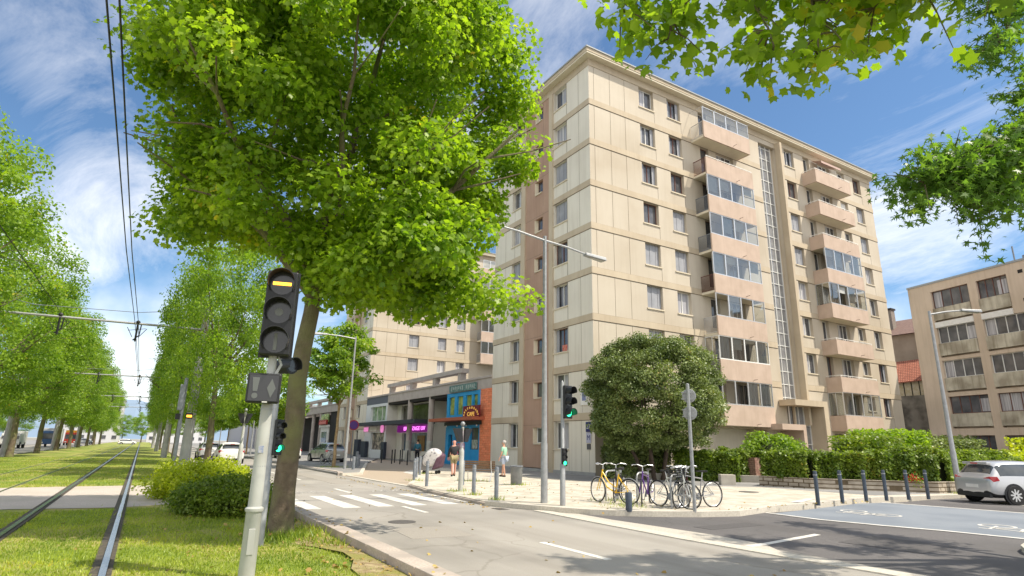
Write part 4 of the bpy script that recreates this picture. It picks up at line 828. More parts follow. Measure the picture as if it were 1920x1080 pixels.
OT = thing('plane_tree', 'plane tree overhead whose leafy branches hang into the top right of the view', 'tree', (6.4,-2.6,.05))
def dirp(a, b, s, D): return (a*D, b*D, 1.65+s*D)
br = [([(5.6,.4,5.1), dirp(.70,.71,.98,5.0), dirp(.68,.73,.83,5.1)], 26), ([(6,.2,5.3), dirp(.76,.65,.86,5.4), dirp(.74,.67,.75,5.3)], 26),
      ([(6,0,5.4), dirp(.83,.56,.88,5.6), dirp(.85,.53,.69,5.2)], 40), ([(6.2,-.4,5.5), dirp(.88,.47,.85,5.7), dirp(.88,.47,.65,5.3)], 50),
      ([(6.3,-.4,5.4), dirp(.93,.37,.82,6.0), dirp(.92,.40,.68,5.6)], 50), ([(6.8,-.8,5.6), dirp(.95,.30,.80,6.2), dirp(.94,.34,.70,5.8)], 44),
      ([(6.2,-.2,6.4), dirp(.86,.50,1.05,5.8), dirp(.86,.51,.86,5.5)], 44), ([(4,-1,6.5),(2,0,6.6),(0,1,6.3)], 50), ([(4.5,0,6.6),(3.0,1.4,6.6)], 40), ([(7,-1,7),(8,1,7.4)], 60), ([(5,-4,7),(3,-5,7)], 40), ([(6,-2,8),(6,-1,9.5)], 90)]
twig_tree(OT, (6.4,-2.6), (6.4,-2.4,4.2), .2, br, 'crown', LEAF_PLANE, .125, M_leafA, 14, .7, 8)
SG = thing('sweetgum_tree', 'darker star-leaved tree hanging in from the right edge of the sky', 'tree', (14.9,1.9,.1))
br = [([dirp(.965,.26,.42,11.2), dirp(.945,.33,.405,10.0), dirp(.93,.37,.385,9.5)], 62), ([dirp(.96,.26,.40,11), dirp(.955,.29,.375,10.3), dirp(.948,.32,.355,9.9)], 62),
      ([dirp(.975,.22,.5,11), dirp(.965,.255,.42,10.4)], 46), ([dirp(.975,.22,.66,11.5), dirp(.965,.26,.56,10.5)], 46), ([dirp(.975,.22,.65,11.5), dirp(.965,.25,.74,10.5), dirp(.957,.285,.68,10.0)], 50),
      ([(14,3,7),(13,4.5,7.4)], 60), ([(15,1,7),(14,-1,8)], 80), ([(16,3,7),(17,5,8)], 60), ([(13,1,7),(11.5,-.5,7.6)], 80), ([(14,0,7),(12,-2.5,7)], 80)]
twig_tree(SG, (14.9,1.9), (14.8,1.95,4.8), .17, br, 'crown', LEAF_STAR, .13, M_leafL, 42, .8, 15)
# --- laurel in front of the block: dense round crown on several stems
LT = thing('laurel_tree', 'dense dark green rounded tree on several stems before the block', 'tree', (22.6,22.9,.1))
m = MB()
for i, (dx, dy) in enumerate(((-1.9,.4),(-1.0,-.5),(-.2,.5),(.7,-.3),(1.7,.3),(.2,-.9))):
    m.tube([(dx*.35,dy*.35,-.1),(dx*.6,dy*.6,1.0),(dx,dy,2.4),(dx*1.3,dy*1.3,4.2)], [.11,.09,.07,.03], 8)
m.build('trunk', mat('dark bark', (.06,.045,.035), .9, (.11,.08,.06), 5), LT, smooth=True, world=False)
def laurel():
    cl = clumps((0,0,4.3), (3.3,3.3,3.3), 440, 61, .72); cl[:,0] = np.sign(cl[:,0])*np.minimum(np.abs(cl[:,0])*1.12, 3.0); cl[:,2] = np.minimum(cl[:,2], 6.95); cl[:,2] = np.maximum(cl[:,2], 1.75+.25*np.sin(cl[:,0]*3))
    C, Nn = fill(cl, 340, .55, 62); return leaf_mesh('crown', C, .105, LEAF_KITE, M_leafD, .25, .4, 6, Nn)
link('crown', laurel(), LT, world=False)
# --- hedges and shrubs: leaf shells over a twiggy body
def hedge(name, label, cat, path, w, h0, h1, mt, n, size=.11, seed=1, z0=.3, bump=.19, grp=None):
    t = thing(name, label, cat, (path[0][0], path[0][1], z0), 0, grp); r = np.random.default_rng(seed)
    P = [np.array(p, float) for p in path]; seg = [np.linalg.norm(b-a) for a, b in zip(P, P[1:])]; tot = sum(seg); out = []; nn = []
    us = r.random(n)*tot; hs = np.interp(us, [0, tot], [h0, h1])
    for u, h in zip(us, hs):
        k = 0
        while k < len(seg)-1 and u > seg[k]: u -= seg[k]; k += 1
        d = (P[k+1]-P[k])/seg[k]; q = P[k]+d*u; nrm = np.array((-d[1], d[0])); s = r.random()
        bb = bump*math.sin(q[0]*2.3+q[1]*1.7)+bump*.7*math.sin(q[0]*5.1-q[1]*4.3)
        if s < .38: off = r.uniform(-w/2, w/2); z = h+bb; nv = (0,0,1)
        else: sg = 1 if s < .6 else -1; z = h*r.random()**.8; off = sg*(w/2+bb*.7-.03*(z/h)); nv = (nrm[0]*sg, nrm[1]*sg, .2)
        p = q+nrm*off; out.append((p[0]+r.normal()*.05, p[1]+r.normal()*.05, z0+z+r.normal()*.06)); nn.append(nv)
    link('foliage', leaf_mesh('foliage', np.array(out), size, LEAF_KITE, mt, .1, .4, seed, np.array(nn)*1.2), t)
    m = MB(); rr = random.Random(seed)
    for i in range(int(tot*6)):
        u = rr.random()*tot; k = 0
        while k < len(seg)-1 and u > seg[k]: u -= seg[k]; k += 1
        q = P[k]+(P[k+1]-P[k])/seg[k]*u; x, y = q[0]+rr.uniform(-w/4,w/4), q[1]+rr.uniform(-w/4,w/4)
        m.tube([(x,y,z0-.2),(x+rr.uniform(-.1,.1),y+rr.uniform(-.1,.1),z0+h0*.5),(x+rr.uniform(-.3,.3),y+rr.uniform(-.3,.3),z0+h0*.85)], [.03,.02,.008], 5)
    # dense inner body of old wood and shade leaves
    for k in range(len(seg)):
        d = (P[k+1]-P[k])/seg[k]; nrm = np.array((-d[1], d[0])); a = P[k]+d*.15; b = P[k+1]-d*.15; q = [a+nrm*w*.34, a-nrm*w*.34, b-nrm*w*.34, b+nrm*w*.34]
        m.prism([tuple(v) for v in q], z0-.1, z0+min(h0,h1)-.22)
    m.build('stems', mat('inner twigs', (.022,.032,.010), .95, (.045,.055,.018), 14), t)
    return t
def shrub(name, label, c, R, n, mt, size=.14, seed=1, grp=None, shape=LEAF_KITE, stretch=0):
    t = thing(name, label, 'shrub', (c[0],c[1],c[2]), 0, grp); r = np.random.default_rng(seed)
    cl = clumps((0,0,R[2]*.55), (R[0]*.8,R[1]*.8,R[2]*.5), max(10, n//260), seed, .6); C, Nn = fill(cl, 260, min(R)*.33+.12, seed+3); C = C[C[:,2] > .02] if len(C) else C; Nn = Nn[:len(C)]
    if stretch:
        k = n//8; a = r.random(k)*6.28; rr = np.sqrt(r.random(k)); extra = np.stack([np.cos(a)*rr*R[0], np.sin(a)*rr*R[1], R[2]*(.8+.35*r.random(k))], 1); C = np.vstack([C, extra]); Nn = np.vstack([Nn, np.tile((0,0,1.), (k,1))])
    link('foliage', leaf_mesh('foliage', C, size, shape, mt, .15, .4, seed, Nn), t, world=False)
    m = MB(); rr2 = random.Random(seed)
    for i in range(14): a = rr2.uniform(0,6.28); q = rr2.uniform(.3,.8); m.tube([(0,0,-.1),(math.cos(a)*R[0]*q*.5,math.sin(a)*R[1]*q*.5,R[2]*.4),(math.cos(a)*R[0]*q,math.sin(a)*R[1]*q,R[2]*.8)], [.03,.02,.006], 5)
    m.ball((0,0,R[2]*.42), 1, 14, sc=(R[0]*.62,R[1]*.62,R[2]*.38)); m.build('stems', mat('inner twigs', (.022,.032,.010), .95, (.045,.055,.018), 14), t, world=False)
    return t
shrub('box_bush', 'dark green clipped bush on the tram lawn left of the signal pole', (1.85,15.0,.03), (1.25,1.1,.74), 24000, M_leafH, .06, 3)
shrub('golden_bush', 'bright yellow green bush behind the dark clipped bush', (1.65,18.9,.05), (1.55,1.9,.95), 17000, M_leafY, .075, 5)
hedge('hedge', 'dark shaded hedge beneath the laurel by the corner of the block', 'hedge', [(20.8,24.9),(23.7,23.2)], 1.3, 1.45, 1.5, M_leafD, 9000, .13, 7, .1)
hedge('hedge', 'glossy sunlit hedge behind the parked bicycles', 'hedge', [(23.6,22.6),(25.5,20.2)], 1.3, 1.5, 1.35, M_leafH, 11000, .13, 8, .1)
hedge('hedge', 'bright hedge with a red shrub at its end, left of the small pillar blocks', 'hedge', [(26.2,21.8),(28.6,20.2)], 1.3, 1.5, 1.4, M_leafH, 9000, .13, 9, .1)
shrub('shrub', 'round light green shrub in front of the block entrance', (31.5,22.6,.1), (1.9,1.6,2.6), 9000, M_leafB, .16, 11)
hedge('hedge', 'long clipped hedge above the rough stone wall', 'hedge', [(24.6,17.4),(25.2,16.3),(29.0,13.4),(36.5,13.2)], 1.5, 1.15, 1.0, M_leafH, 42000, .12, 12, .45)
hedge('hedge', 'yellow topped clipped hedge at the right end, behind the silver hatchback', 'hedge', [(37,14.3),(50,15.2)], 1.4, 1.2, 1.1, M_leafY, 14000, .14, 13, .35)
shrub('shrub', 'tall feathery shrub behind the clipped hedge, left one', (33.6,18.2,.3), (2.3,1.7,1.9), 12000, M_leafH, .17, 14, stretch=1)
shrub('shrub', 'tall feathery shrub behind the clipped hedge, the widest, below the lowest right balcony', (38.0,19.2,.3), (3.1,1.8,2.3), 16000, M_leafB, .18, 15, stretch=1)
shrub('shrub', 'dark shrub between the far lamp post and the tan office block', (46.5,19.8,.3), (3.4,1.8,2.0), 12000, M_leafD, .19, 16, stretch=1)
shrub('shrub', 'light green shrub under the ground windows of the tan office block', (50.5,15.8,.3), (3.4,1.9,2.1), 12000, M_leafY, .19, 17, stretch=1)
shrub('shrub', 'dark leafy shrub beside the old stained wall', (52,22.3,.3), (3.0,1.8,2.3), 9000, M_leafD, .19, 18, stretch=1)
# planting bed, stone wall and ledges
m = MB(); m.prism([(24.1,17.6),(24.6,16.0),(28.4,12.8),(36.5,12.6),(52,14.2),(52,24),(33,24),(32,20)], .0, .45); struct(m.build('planting_bed', M_soil))
wallm = mat('rubble stone', (.34,.29,.23), .95, (.50,.44,.36), 3, 8, bump=.8, bsc=12, extra=bricks(.34,.16,(.3,.26,.2),.022,axes='s'))
sw_ = thing('stone_wall', 'low rough stone wall holding the clipped hedge', 'wall', (25,14,0))
m = MB(); m.prism([(23.9,17.9),(24.35,15.7),(27.4,12.25),(36.6,12.1),(36.6,12.4),(27.55,12.6),(24.65,15.85),(24.2,17.9)], .0, .52); m.build('wall', wallm, sw_)
lg = thing('planter_ledge', 'low concrete ledge running behind the parked bicycles', 'ledge', (22,22,0)); m = MB(); m.prism([(20.9,24.4),(23.5,22.2),(26,19.2),(26.3,19.4),(23.8,22.5),(21.1,24.7)], .05, .42); m.build('ledge', mat('pale concrete', (.38,.35,.3), .9, (.46,.43,.37), 3), lg)
fl = thing('geranium', 'small red flowering plant at the foot of the clipped hedge', 'plant', (27.0,12.95,.5))
r_ = np.random.default_rng(5); link('flowers', leaf_mesh('flowers', r_.normal(size=(160,3))*(.13,.13,.1)+(0,0,.12), .06, LEAF_KITE, mat('red petals', (.6,.02,.03), .6), .2), fl, world=False)
link('foliage', leaf_mesh('foliage', r_.normal(size=(220,3))*(.2,.2,.1)+(0,0,.02), .08, LEAF_KITE, M_leafH, .2), fl, world=False)
for i, (x, y) in enumerate(((22.9,18.9),(24.3,23.6))):
    if i == 0:
        b = MB(); b.prism([(22.4,18.75),(22.9,18.35),(23.2,18.75),(22.7,19.15)], .08, .55); tag(b.build('concrete_block', MC['pale concrete'], bevel=.02), 'squat concrete block standing on the paving between the hedges', 'block')
    else:
        b = MB(); b.box(26.9,20.3,.1,27.5,21.0,1.25); tag(b.build('brick_pier', mat('weathered brick', (.3,.16,.12), .9, (.4,.26,.2), 5, extra=bricks(.3,.1,(.4,.36,.3),.012,axes='s')), bevel=.01), 'small weathered brick pier half hidden in the hedge', 'pier')
# grass: blades near the camera, tufts along kerbs and posts
def blades(C, h, mt, name, label):
    r = np.random.default_rng(3); N = len(C); a = r.random(N)*6.28; d = np.stack([np.cos(a), np.sin(a), np.zeros(N)], 1); hh = h*(.5+r.random(N)); lean = r.normal(size=(N,3))*(.45,.45,0)
    P = np.stack([C-d*.006*(1+h*8), C+d*.006*(1+h*8), C+(lean+np.array((0,0,1)))*hh[:,None]], 1).astype(np.float32)
    me = bpy.data.meshes.new(name); me.vertices.add(N*3); me.loops.add(N*3); me.polygons.add(N); me.vertices.foreach_set('co', P.ravel()); me.loops.foreach_set('vertex_index', np.arange(N*3, dtype=np.int32))
    me.polygons.foreach_set('loop_start', np.arange(0, N*3, 3, dtype=np.int32)); me.polygons.foreach_set('loop_total', np.full(N, 3, dtype=np.int32)); me.materials.append(mt); me.update(calc_edges=True)
    o = link(name, me); tag(o, label, 'grass', kind='stuff'); return o
def lawn_pts(n, x0, x1, y0, y1, seed):
    r = np.random.default_rng(seed); u = r.random(n); y = y0*(y1/y0)**u; x = x0+(x1-x0)*r.random(n)
    keep = np.ones(n, bool)
    for rx in (-.15,-1.65,-3.15,-4.65): keep &= np.abs(x-rx) > .12
    keep &= ~((y > 16.4) & (y < 24.0))
    bare = np.sin(x*2.1+1.0)*np.sin(y*.9+.3)+.6*np.sin(x*5.3+y*2.2); keep &= ~((bare > .75) & (r.random(n) < .75) & (x > .6)); keep &= ~((x > 2.2) & (r.random(n) < .5))
    x, y = x[keep], y[keep]; z = np.interp(x, [-9.6,-8.6,-7,-5.4,-3.9,-2.4,-.9,.3,1.2,2.0,2.7,3.2],[.04,.1,.13,.14,.13,.135,.13,.13,.10,.07,.03,.0])
    return np.stack([x,y,z-.005], 1)
blades(lawn_pts(150000, -7.5, 3.18, 5.2, 17, 3), .038, M_blade, 'grass', 'short mown grass of the tram lawn')
blades(lawn_pts(60000, -9.5, 3.18, 24, 60, 4), .05, M_blade, 'grass', 'mown grass of the tram lawn beyond the gravel crossing')
r_ = np.random.default_rng(9); tl = []
for (x,y,s,n) in [(2.34,11.66,.42,900),(2.0,11.2,.4,350),(3.1,10.5,.25,160),(9.15,15.85,.12,60),(9.31,17.58,.12,60),(9.6,19.1,.2,90),(13.31,21.3,.25,90),(12.8,24.0,.4,120),(11.5,12.9,.3,100),(12.5,14.2,.4,110),(10.3,24.9,.2,60),(13.2,30.5,.3,70),(10.75,39.5,.5,200),(28,11.7,.2,90),(1.85,15.0,1.2,900)]:
    p = r_.normal(size=(n,3))*(s,s,0)+(x,y,.09 if x > 5 else max(.02, xz(x))); p = p[(p[:,0] < 3.12) | (x > 5)]; tl.append(p)
blades(np.vstack(tl), .11, M_blade, 'grass_tufts', 'weeds and grass tufts growing at the feet of posts and trunks')

r_ = np.random.default_rng(77); pl = []
for (x0,x1,y0,y1,z,n) in [(3.52,3.75,5,30,.008,230),(2.3,3.19,6.5,14,.05,160),(8.2,8.6,14,30,.008,140),(9.7,16,11.5,22,.108,150),(3.22,3.48,5,30,.146,50),(13,20,10.9,11.4,.13,40),(4,8.4,4,26,.008,60),(-2,2.5,6,15,.13,120)]:
    pl.append(np.stack([x0+(x1-x0)*r_.random(n), y0+(y1-y0)*r_.random(n), np.full(n, z)], 1))
P_ = np.vstack(pl); lf = link('fallen_leaves', leaf_mesh('fallen_leaves', P_, .06, LEAF_PLANE, leafmat('dry leaves', (.22,.12,.04), (.5,.38,.12), .1), .96, .5, 9)); tag(lf, 'dry fallen leaves and seed litter lying along the kerbs and on the lawn', 'fallen leaves', kind='stuff')
# ================================================================ STREET FURNITURE
PI = math.pi
def oriented(P, nrm):
    """local frame at P: returns f(x right, y up, z out)"""
    P = Vector(P); n = Vector(nrm).normalized(); r = Vector((0,0,1)).cross(n).normalized()   # right as seen from the front
    return lambda x, y, z: tuple(P+r*x+Vector((0,0,1))*y+n*z)
def obox(m, f, x0, x1, y0, y1, z0, z1, mt=0):
    m.add([f(x0,y0,z0),f(x1,y0,z0),f(x1,y0,z1),f(x0,y0,z1),f(x0,y1,z0),f(x1,y1,z0),f(x1,y1,z1),f(x0,y1,z1)], [(0,3,2,1),(4,5,6,7),(0,1,5,4),(1,2,6,5),(2,3,7,6),(3,0,4,7)][::1], mt)
def flat(pts, f, z, mt, m):
    m.add([f(x,y,z) for x,y in pts], [tuple(range(len(pts)))], mt)
lensm = mat('dark lens', (.025,.025,.028), .15, spec=.7)
green = mat('lit green lens', (.05,.8,.35), .3, emit=(.03,.9,.35,1.6)); amber = mat('lit amber bar', (1,.5,.05), .3, emit=(1,.42,.03,1.7)); greyl = mat('unlit symbol', (.2,.21,.21), .5)
def visor(m, f, cx, cy, r, L, mt=0):
    n = 16; a0 = -.6; vs = []; fs = []
    for i in range(n+1):
        t = math.radians(-35)+math.radians(250)*i/n
        k = 1 if 0 < i < n else .35
        for rr, z in ((r, 0), (r, L*k), (r-.008, L*k), (r-.008, 0)): vs.append(f(cx+rr*math.cos(t), cy+rr*math.sin(t), z))
    for i in range(n):
        for j in range(4): a = i*4+j; b = i*4+(j+1)%4; fs.append((a, b, b+4, a+4))
    m.add(vs, fs, mt)
def disc(m, f, cx, cy, r, z, mt=0, n=18): m.add([f(cx+r*math.cos(2*PI*i/n), cy+r*math.sin(2*PI*i/n), z) for i in range(n)], [tuple(range(n))], mt)
# tram signal ------------------------------------------------------
T = thing('tram_signal', 'tall tram signal pole with lit amber bar and a panel with exclamation mark and diamond', 'tram signal', (1.265,7.9,.07))
m = MB(); x, y = 1.265, 7.9
m.lathe([(.092,-.1),(.087,.84),(.09,.845)], (x,y,.0), 20); m.lathe([(.1,.845),(.104,.86),(.104,.88),(.078,.9)], (x,y,0), 20); m.lathe([(.078,.87),(.068,2.05),(.052,2.16),(.052,3.76)], (x,y,0), 20)
m.build('pole', M_lgrey, T, smooth=True)
m = MB(); m.lathe([(.055,3.70),(.062,3.76),(.05,3.83),(.001,3.85)], (x,y,0), 14); m.build('cap', M_lgrey, T, smooth=True)
f = oriented((x-.02,y-.16,3.22), (-.26,-.965,0)); hd = MB(); obox(hd, f, -.18, .18, -.54, .54, -.14, .0); h = hd.build('signal_head', M_black, T, bevel=.018)
b = MB(); obox(b, f, -.2, .2, -.565, .565, -.15, -.142); b.build('backing_board', M_black, h)
for i, cy in enumerate((.37, 0, -.37)):
    m = MB(); disc(m, f, 0, cy, .145, .004); ln = m.build('lens', lensm, h)
    v = MB(); visor(v, f, 0, cy, .165, .19); v.build('visor', M_black, h, smooth=True)
    m = MB()
    if i == 0:
        obox(m, f, -.11, .11, cy-.022, cy+.018, .008, .014); m.build('lit_bar', amber, h)
    elif i == 1: disc(m, f, 0, cy, .05, .008); m.build('symbol', greyl, h)
    else: obox(m, f, -.02, .02, cy-.11, cy+.10, .008, .012); m.build('symbol', greyl, h)
m = MB(); m.tube([(x+.02,y,2.75),(x+.06,y-.02,2.68),(x+.1,y-.05,2.58),(x+.02,y-.06,2.4)], .018, 6); m.build('bracket', M_lgrey, T)
m = MB(); [m.lathe([(.074,z),(.074,z+.012)], (x,y,0), 18) for z in (1.35,2.02)]; m.build('hose_clamp', M_galv, T)
f = oriented((x-.01,y-.086,.52), (-.12,-.99,0)); m = MB(); obox(m, f, -.035, .035, -.14, .14, -.01, .008); m.build('access_hatch', M_lgrey, T, bevel=.004)
f = oriented((x-.02,y-.071,1.55), (-.1,-.99,0)); m = MB(); obox(m, f, -.03, .03, -.04, .04, -.01, .003); m.build('sticker', mat('torn sticker', (.5,.48,.45), .7, (.2,.25,.4), 30), T)
f = oriented((x-.09,y-.15,2.27), (-.22,-.97,0)); m = MB(); obox(m, f, -.19, .19, -.18, .18, -.12, 0); bx = m.build('signal_panel', M_black, T, bevel=.02)
m = MB(); obox(m, f, -.165, .165, -.155, .155, .002, .006); m.build('panel_glass', lensm, bx)
m = MB(); flat([(-.115,-.04),(-.065,-.04),(-.05,.125),(-.13,.125)], f, .012, 0, m); disc(m, f, -.09, -.095, .034, .012); flat([(.04,0),(.09,-.115),(.14,0),(.09,.115)], f, .012, 0, m); m.build('symbol', mat('unlit panel symbols', (.13,.14,.14), .5), bx)
m = MB(); flat([(.0,-.172),(.06,-.172),(.06,-.158),(.0,-.158)], f, .003, 0, m); m.build('maker_plate', M_white, bx)
# small pedestrian signal pole just behind
T = thing('pedestrian_signal', 'thin galvanised signal pole hidden between tram signal and tree with lit green lamp', 'traffic signal', (1.98,10.35,.05)); x, y = 1.80, 10.4; T.location = (x,y,.05)
m = MB(); m.lathe([(.06,0),(.06,1.0),(.045,1.02),(.045,3.1),(.02,3.15)], (x,y,.0), 12); m.build('pole', M_galv, T, smooth=True)
f = oriented((x+.06,y-.1,2.85), (.5,-.85,0)); m = MB(); m.cyl(f(0,0,-.12), f(0,0,.16), .12, .135, 16); visor(m, f, 0, 0, .135, .25); disc(m, f, 0, 0, .1, .165, 1); m.build('round_lamp', [M_black, lensm], T)
f = oriented((x+.10,y-.08,1.72), (.35,-.94,0)); m = MB(); obox(m, f, -.07, .07, -.29, .27, -.12, 0); h = m.build('signal_head', M_black, T, bevel=.01)
for i, cy in enumerate((.17,0,-.18)): m = MB(); disc(m, f, 0, cy, .055, .004); m.build('lens', green if i == 2 else lensm, h); v = MB(); visor(v, f, 0, cy, .063, .09); v.build('visor', M_black, h)
# right traffic signal ----------------------------------------------
x, y = 9.99, 13.7
T = thing('traffic_signal', 'traffic signal on the corner kerb with both green lamps lit', 'traffic signal', (x,y,.1))
m = MB(); m.lathe([(.075,0),(.072,1.07),(.05,1.1),(.045,3.3),(.01,3.36)], (x,y,.1), 14); m.build('pole', M_galv, T, smooth=True)
f = oriented((x+.15,y-.10,2.86), (.12,-.99,0)); m = MB(); obox(m, f, -.15, .15, -.46, .46, -.16, 0); h = m.build('signal_head', M_black, T, bevel=.02)
for i, cy in enumerate((.30,0,-.30)): m = MB(); disc(m, f, 0, cy, .105, .004); m.build('lens', green if i == 2 else lensm, h); v = MB(); visor(v, f, 0, cy, .125, .22); v.build('visor', M_black, h, smooth=True)
f = oriented((x+.02,y-.07,1.36), (-.25,-.97,0)); m = MB(); obox(m, f, -.08, .08, -.24, .24, -.1, 0); h = m.build('repeater', M_black, T, bevel=.01)
for i, cy in enumerate((.155,0,-.155)): m = MB(); disc(m, f, 0, cy, .055, .004); m.build('lens', green if i == 2 else lensm, h); v = MB(); visor(v, f, 0, cy, .065, .07); v.build('visor', M_black, h)
m = MB(); m.tube([(x+.045,y-.02,1.6),(x+.05,y-.03,2.0),(x+.045,y,2.4)], .012, 5); m.build('cable', M_galv, T)
# wedge-topped posts ---------------------------------------------
def wedge_post(x, y, h, z0, label, r=.075):
    T = thing('signal_post', label, 'post', (x,y,z0)); m = MB(); m.lathe([(r,0),(r,1.35),(r*.62,1.4),(r*.62,h-.1)], (x,y,z0), 12, 0); p = m.build('pole', M_lgrey, T, smooth=True)
    m = MB(); m.ball((x,y,z0+h), .085, 10); m.build('ball_cap', M_galv, T, smooth=True)
    for s in (-1,1): m = MB(); m.prism([(x+s*.06,y-.12),(x+s*.06,y+.12),(x+s*.33,y+.12),(x+s*.33,y-.12)], z0+h-.62, z0+h-.16); o = m.build('louvre_head', M_black, T); me = o.data; [setattr(v, 'co', Vector((x+(v.co.x-x)*.45 if v.co.z < z0+h-.5 else v.co.x, v.co.y, v.co.z))) for v in me.vertices]
    return T
wedge_post(4.03+.02, 31.0, 2.95, .1, 'white post with black louvred head at the road edge by the yellow bush', .10).location = (4.05,31,.1)
T = wedge_post(9.6, 19.1, 2.25, .1, 'sticker covered post with louvred head in front of the café door', .085)
m = MB(); m.lathe([(.062,1.45),(.062,2.0)], (9.6,19.1,.1), 12); m.build('stickers', mat('sticker layer', (.55,.5,.5), .6, (.35,.3,.4), 9), T)
# signal seen from behind, left of the golden bush
T = thing('signal_mast', 'dark mast with black signal boxes seen edge-on before the tram pole', 'signal mast', (1.2,27,.1))
m = MB(); m.lathe([(.075,-.1),(.07,3.9),(.01,3.95)], (1.2,27,.1), 10); m.build('pole', M_mgrey, T, smooth=True)
m = MB(); m.box(1.02,26.8,2.75,1.2,26.95,3.75); m.build('signal_box', M_mgrey, T, bevel=.01)
m = MB(); m.box(1.0,26.9,2.4,1.16,27.1,2.62,0); m.box(1.36,26.9,2.44,1.6,27.1,2.66,0); m.box(1.39,26.88,2.5,1.57,26.9,2.58,1); m.build('lamp_box', [M_black, amber], T)
# two-disc sign seen from its back
x, y = 12.15, 11.05
T = thing('sign_post', 'grey post carrying two round signs seen from behind, beside the bicycles', 'road sign', (x,y,.1))
m = MB(); m.lathe([(.045,0),(.045,3.2),(.01,3.22)], (x,y,.1), 12); m.build('pole', M_galv, T, smooth=True)
for z in (3.0, 2.55): m = MB(); m.lathe([(.001,0),(.17,.002),(.18,.02),(.178,.04),(.001,.028)], (x+.09,y+.05,z), 24, ax=(.72,.68,0)); o = m.build('sign_disc', M_galv, T, smooth=True); b = MB(); f = oriented((x+.07,y+.03,z), (-.72,-.68,0)); obox(b, f, -.2, .1, -.1, -.07, 0, .03); obox(b, f, -.2, .1, .07, .1, 0, .03); b.build('clamp', M_galv, o)
# no-parking sign
T = thing('no_parking_sign', 'round purple no-stopping sign on a thin pole before the shop', 'road sign', (14.98,50.07,.1))
m = MB(); m.lathe([(.04,0),(.04,3.3)], (14.98,50.07,.1), 8); m.build('pole', M_mgrey, T)
m = MB(); m.lathe([(.001,0),(.42,.0),(.42,.03),(.001,.035)], (14.98,50.0,3.05), 24, 0, (-.2,-.98,0)); m.lathe([(.001,0),(.33,.0),(.33,.01),(.001,.012)], (14.972,49.96,3.05), 24, 1, (-.2,-.98,0)); m.build('sign_disc', [mat('red rim', (.35,.02,.05), .5), mat('purple disc', (.09,.03,.2), .5)], T)
# street lamps -----------------------------------------------------
def lamp(x, y, z0, H, arms, label, r=.1, group=None):
    T = thing('street_lamp', label, 'street lamp', (x,y,z0), 0, group); m = MB(); m.lathe([(r*.98,0),(r*.95,1.6),(r*.84,1.65),(r*.76,3.2),(r*.6,H*.6),(r*.5,H)], (x,y,z0), 14); m.build('pole', M_galv, T, smooth=True)
    for (dx, dy, L, dz, hd) in arms:
        d = Vector((dx,dy,0)).normalized(); a = Vector((x,y,z0+H-.15)); e = a+d*L+Vector((0,0,dz)); m = MB(); m.tube([a, a.lerp(e,.5)+Vector((0,0,.03)), e], [.04,.035,.03], 8); ar = m.build('arm', M_galv, T, smooth=True)
        if hd:
            u = Vector((-d.y,d.x,0)); m = MB(); p = e-d*.1; q = e+d*.75; w = .15; zz = Vector((0,0,1))
            vs = [p-u*w*.6-zz*.05, p+u*w*.6-zz*.05, q+u*w-zz*.1, q-u*w-zz*.1, p-u*w*.5+zz*.05, p+u*w*.5+zz*.05, q+u*w*.8+zz*.03, q-u*w*.8+zz*.03]
            m.add(vs, [(0,3,2,1),(4,5,6,7),(0,1,5,4),(1,2,6,5),(2,3,7,6),(3,0,4,7)], 0); h = m.build('lamp_head', M_galv, T, bevel=.02)
            m = MB(); m.quad(p-u*w*.4-zz*.075+d*.2, q-u*w*.7-zz*.103-d*.06, q+u*w*.7-zz*.103-d*.06, p+u*w*.4-zz*.075+d*.2); m.build('lens', mat('lamp lens', (.45,.45,.42), .3), h)
    return T
lamp(9.94, 14.52, .1, 7.95, [(1,.05,1.75,-.12,1),(-1,-.05,2.1,.12,1)], 'nearest street lamp, double armed, standing on the corner in front of the block')
lamp(10.76, 37.06, .1, 8.1, [(-1,0,1.9,.1,1)], 'light grey street lamp beside the slim young tree', .1)
lamp(28.4, 11.97, .1, 7.5, [(.87,-.5,1.5,.22,1)], 'street lamp by the silver hatchback at the end of the stone wall', .11)
for i, (x, y) in enumerate(((10.4,72),(10.4,104),(-19.6,66),(-19.4,86),(-19.4,108),(-19.2,132))):
    lamp(x, y, .1, 8, [(-1 if x > 0 else 1,0,1.8,.1,1)], ['lamp post beyond the white car on the right pavement','farther lamp post on the right pavement','first pale lamp post across the left road','second pale lamp post across the left road','third pale lamp post across the left road','fourth pale lamp post across the left road'][i], .09)
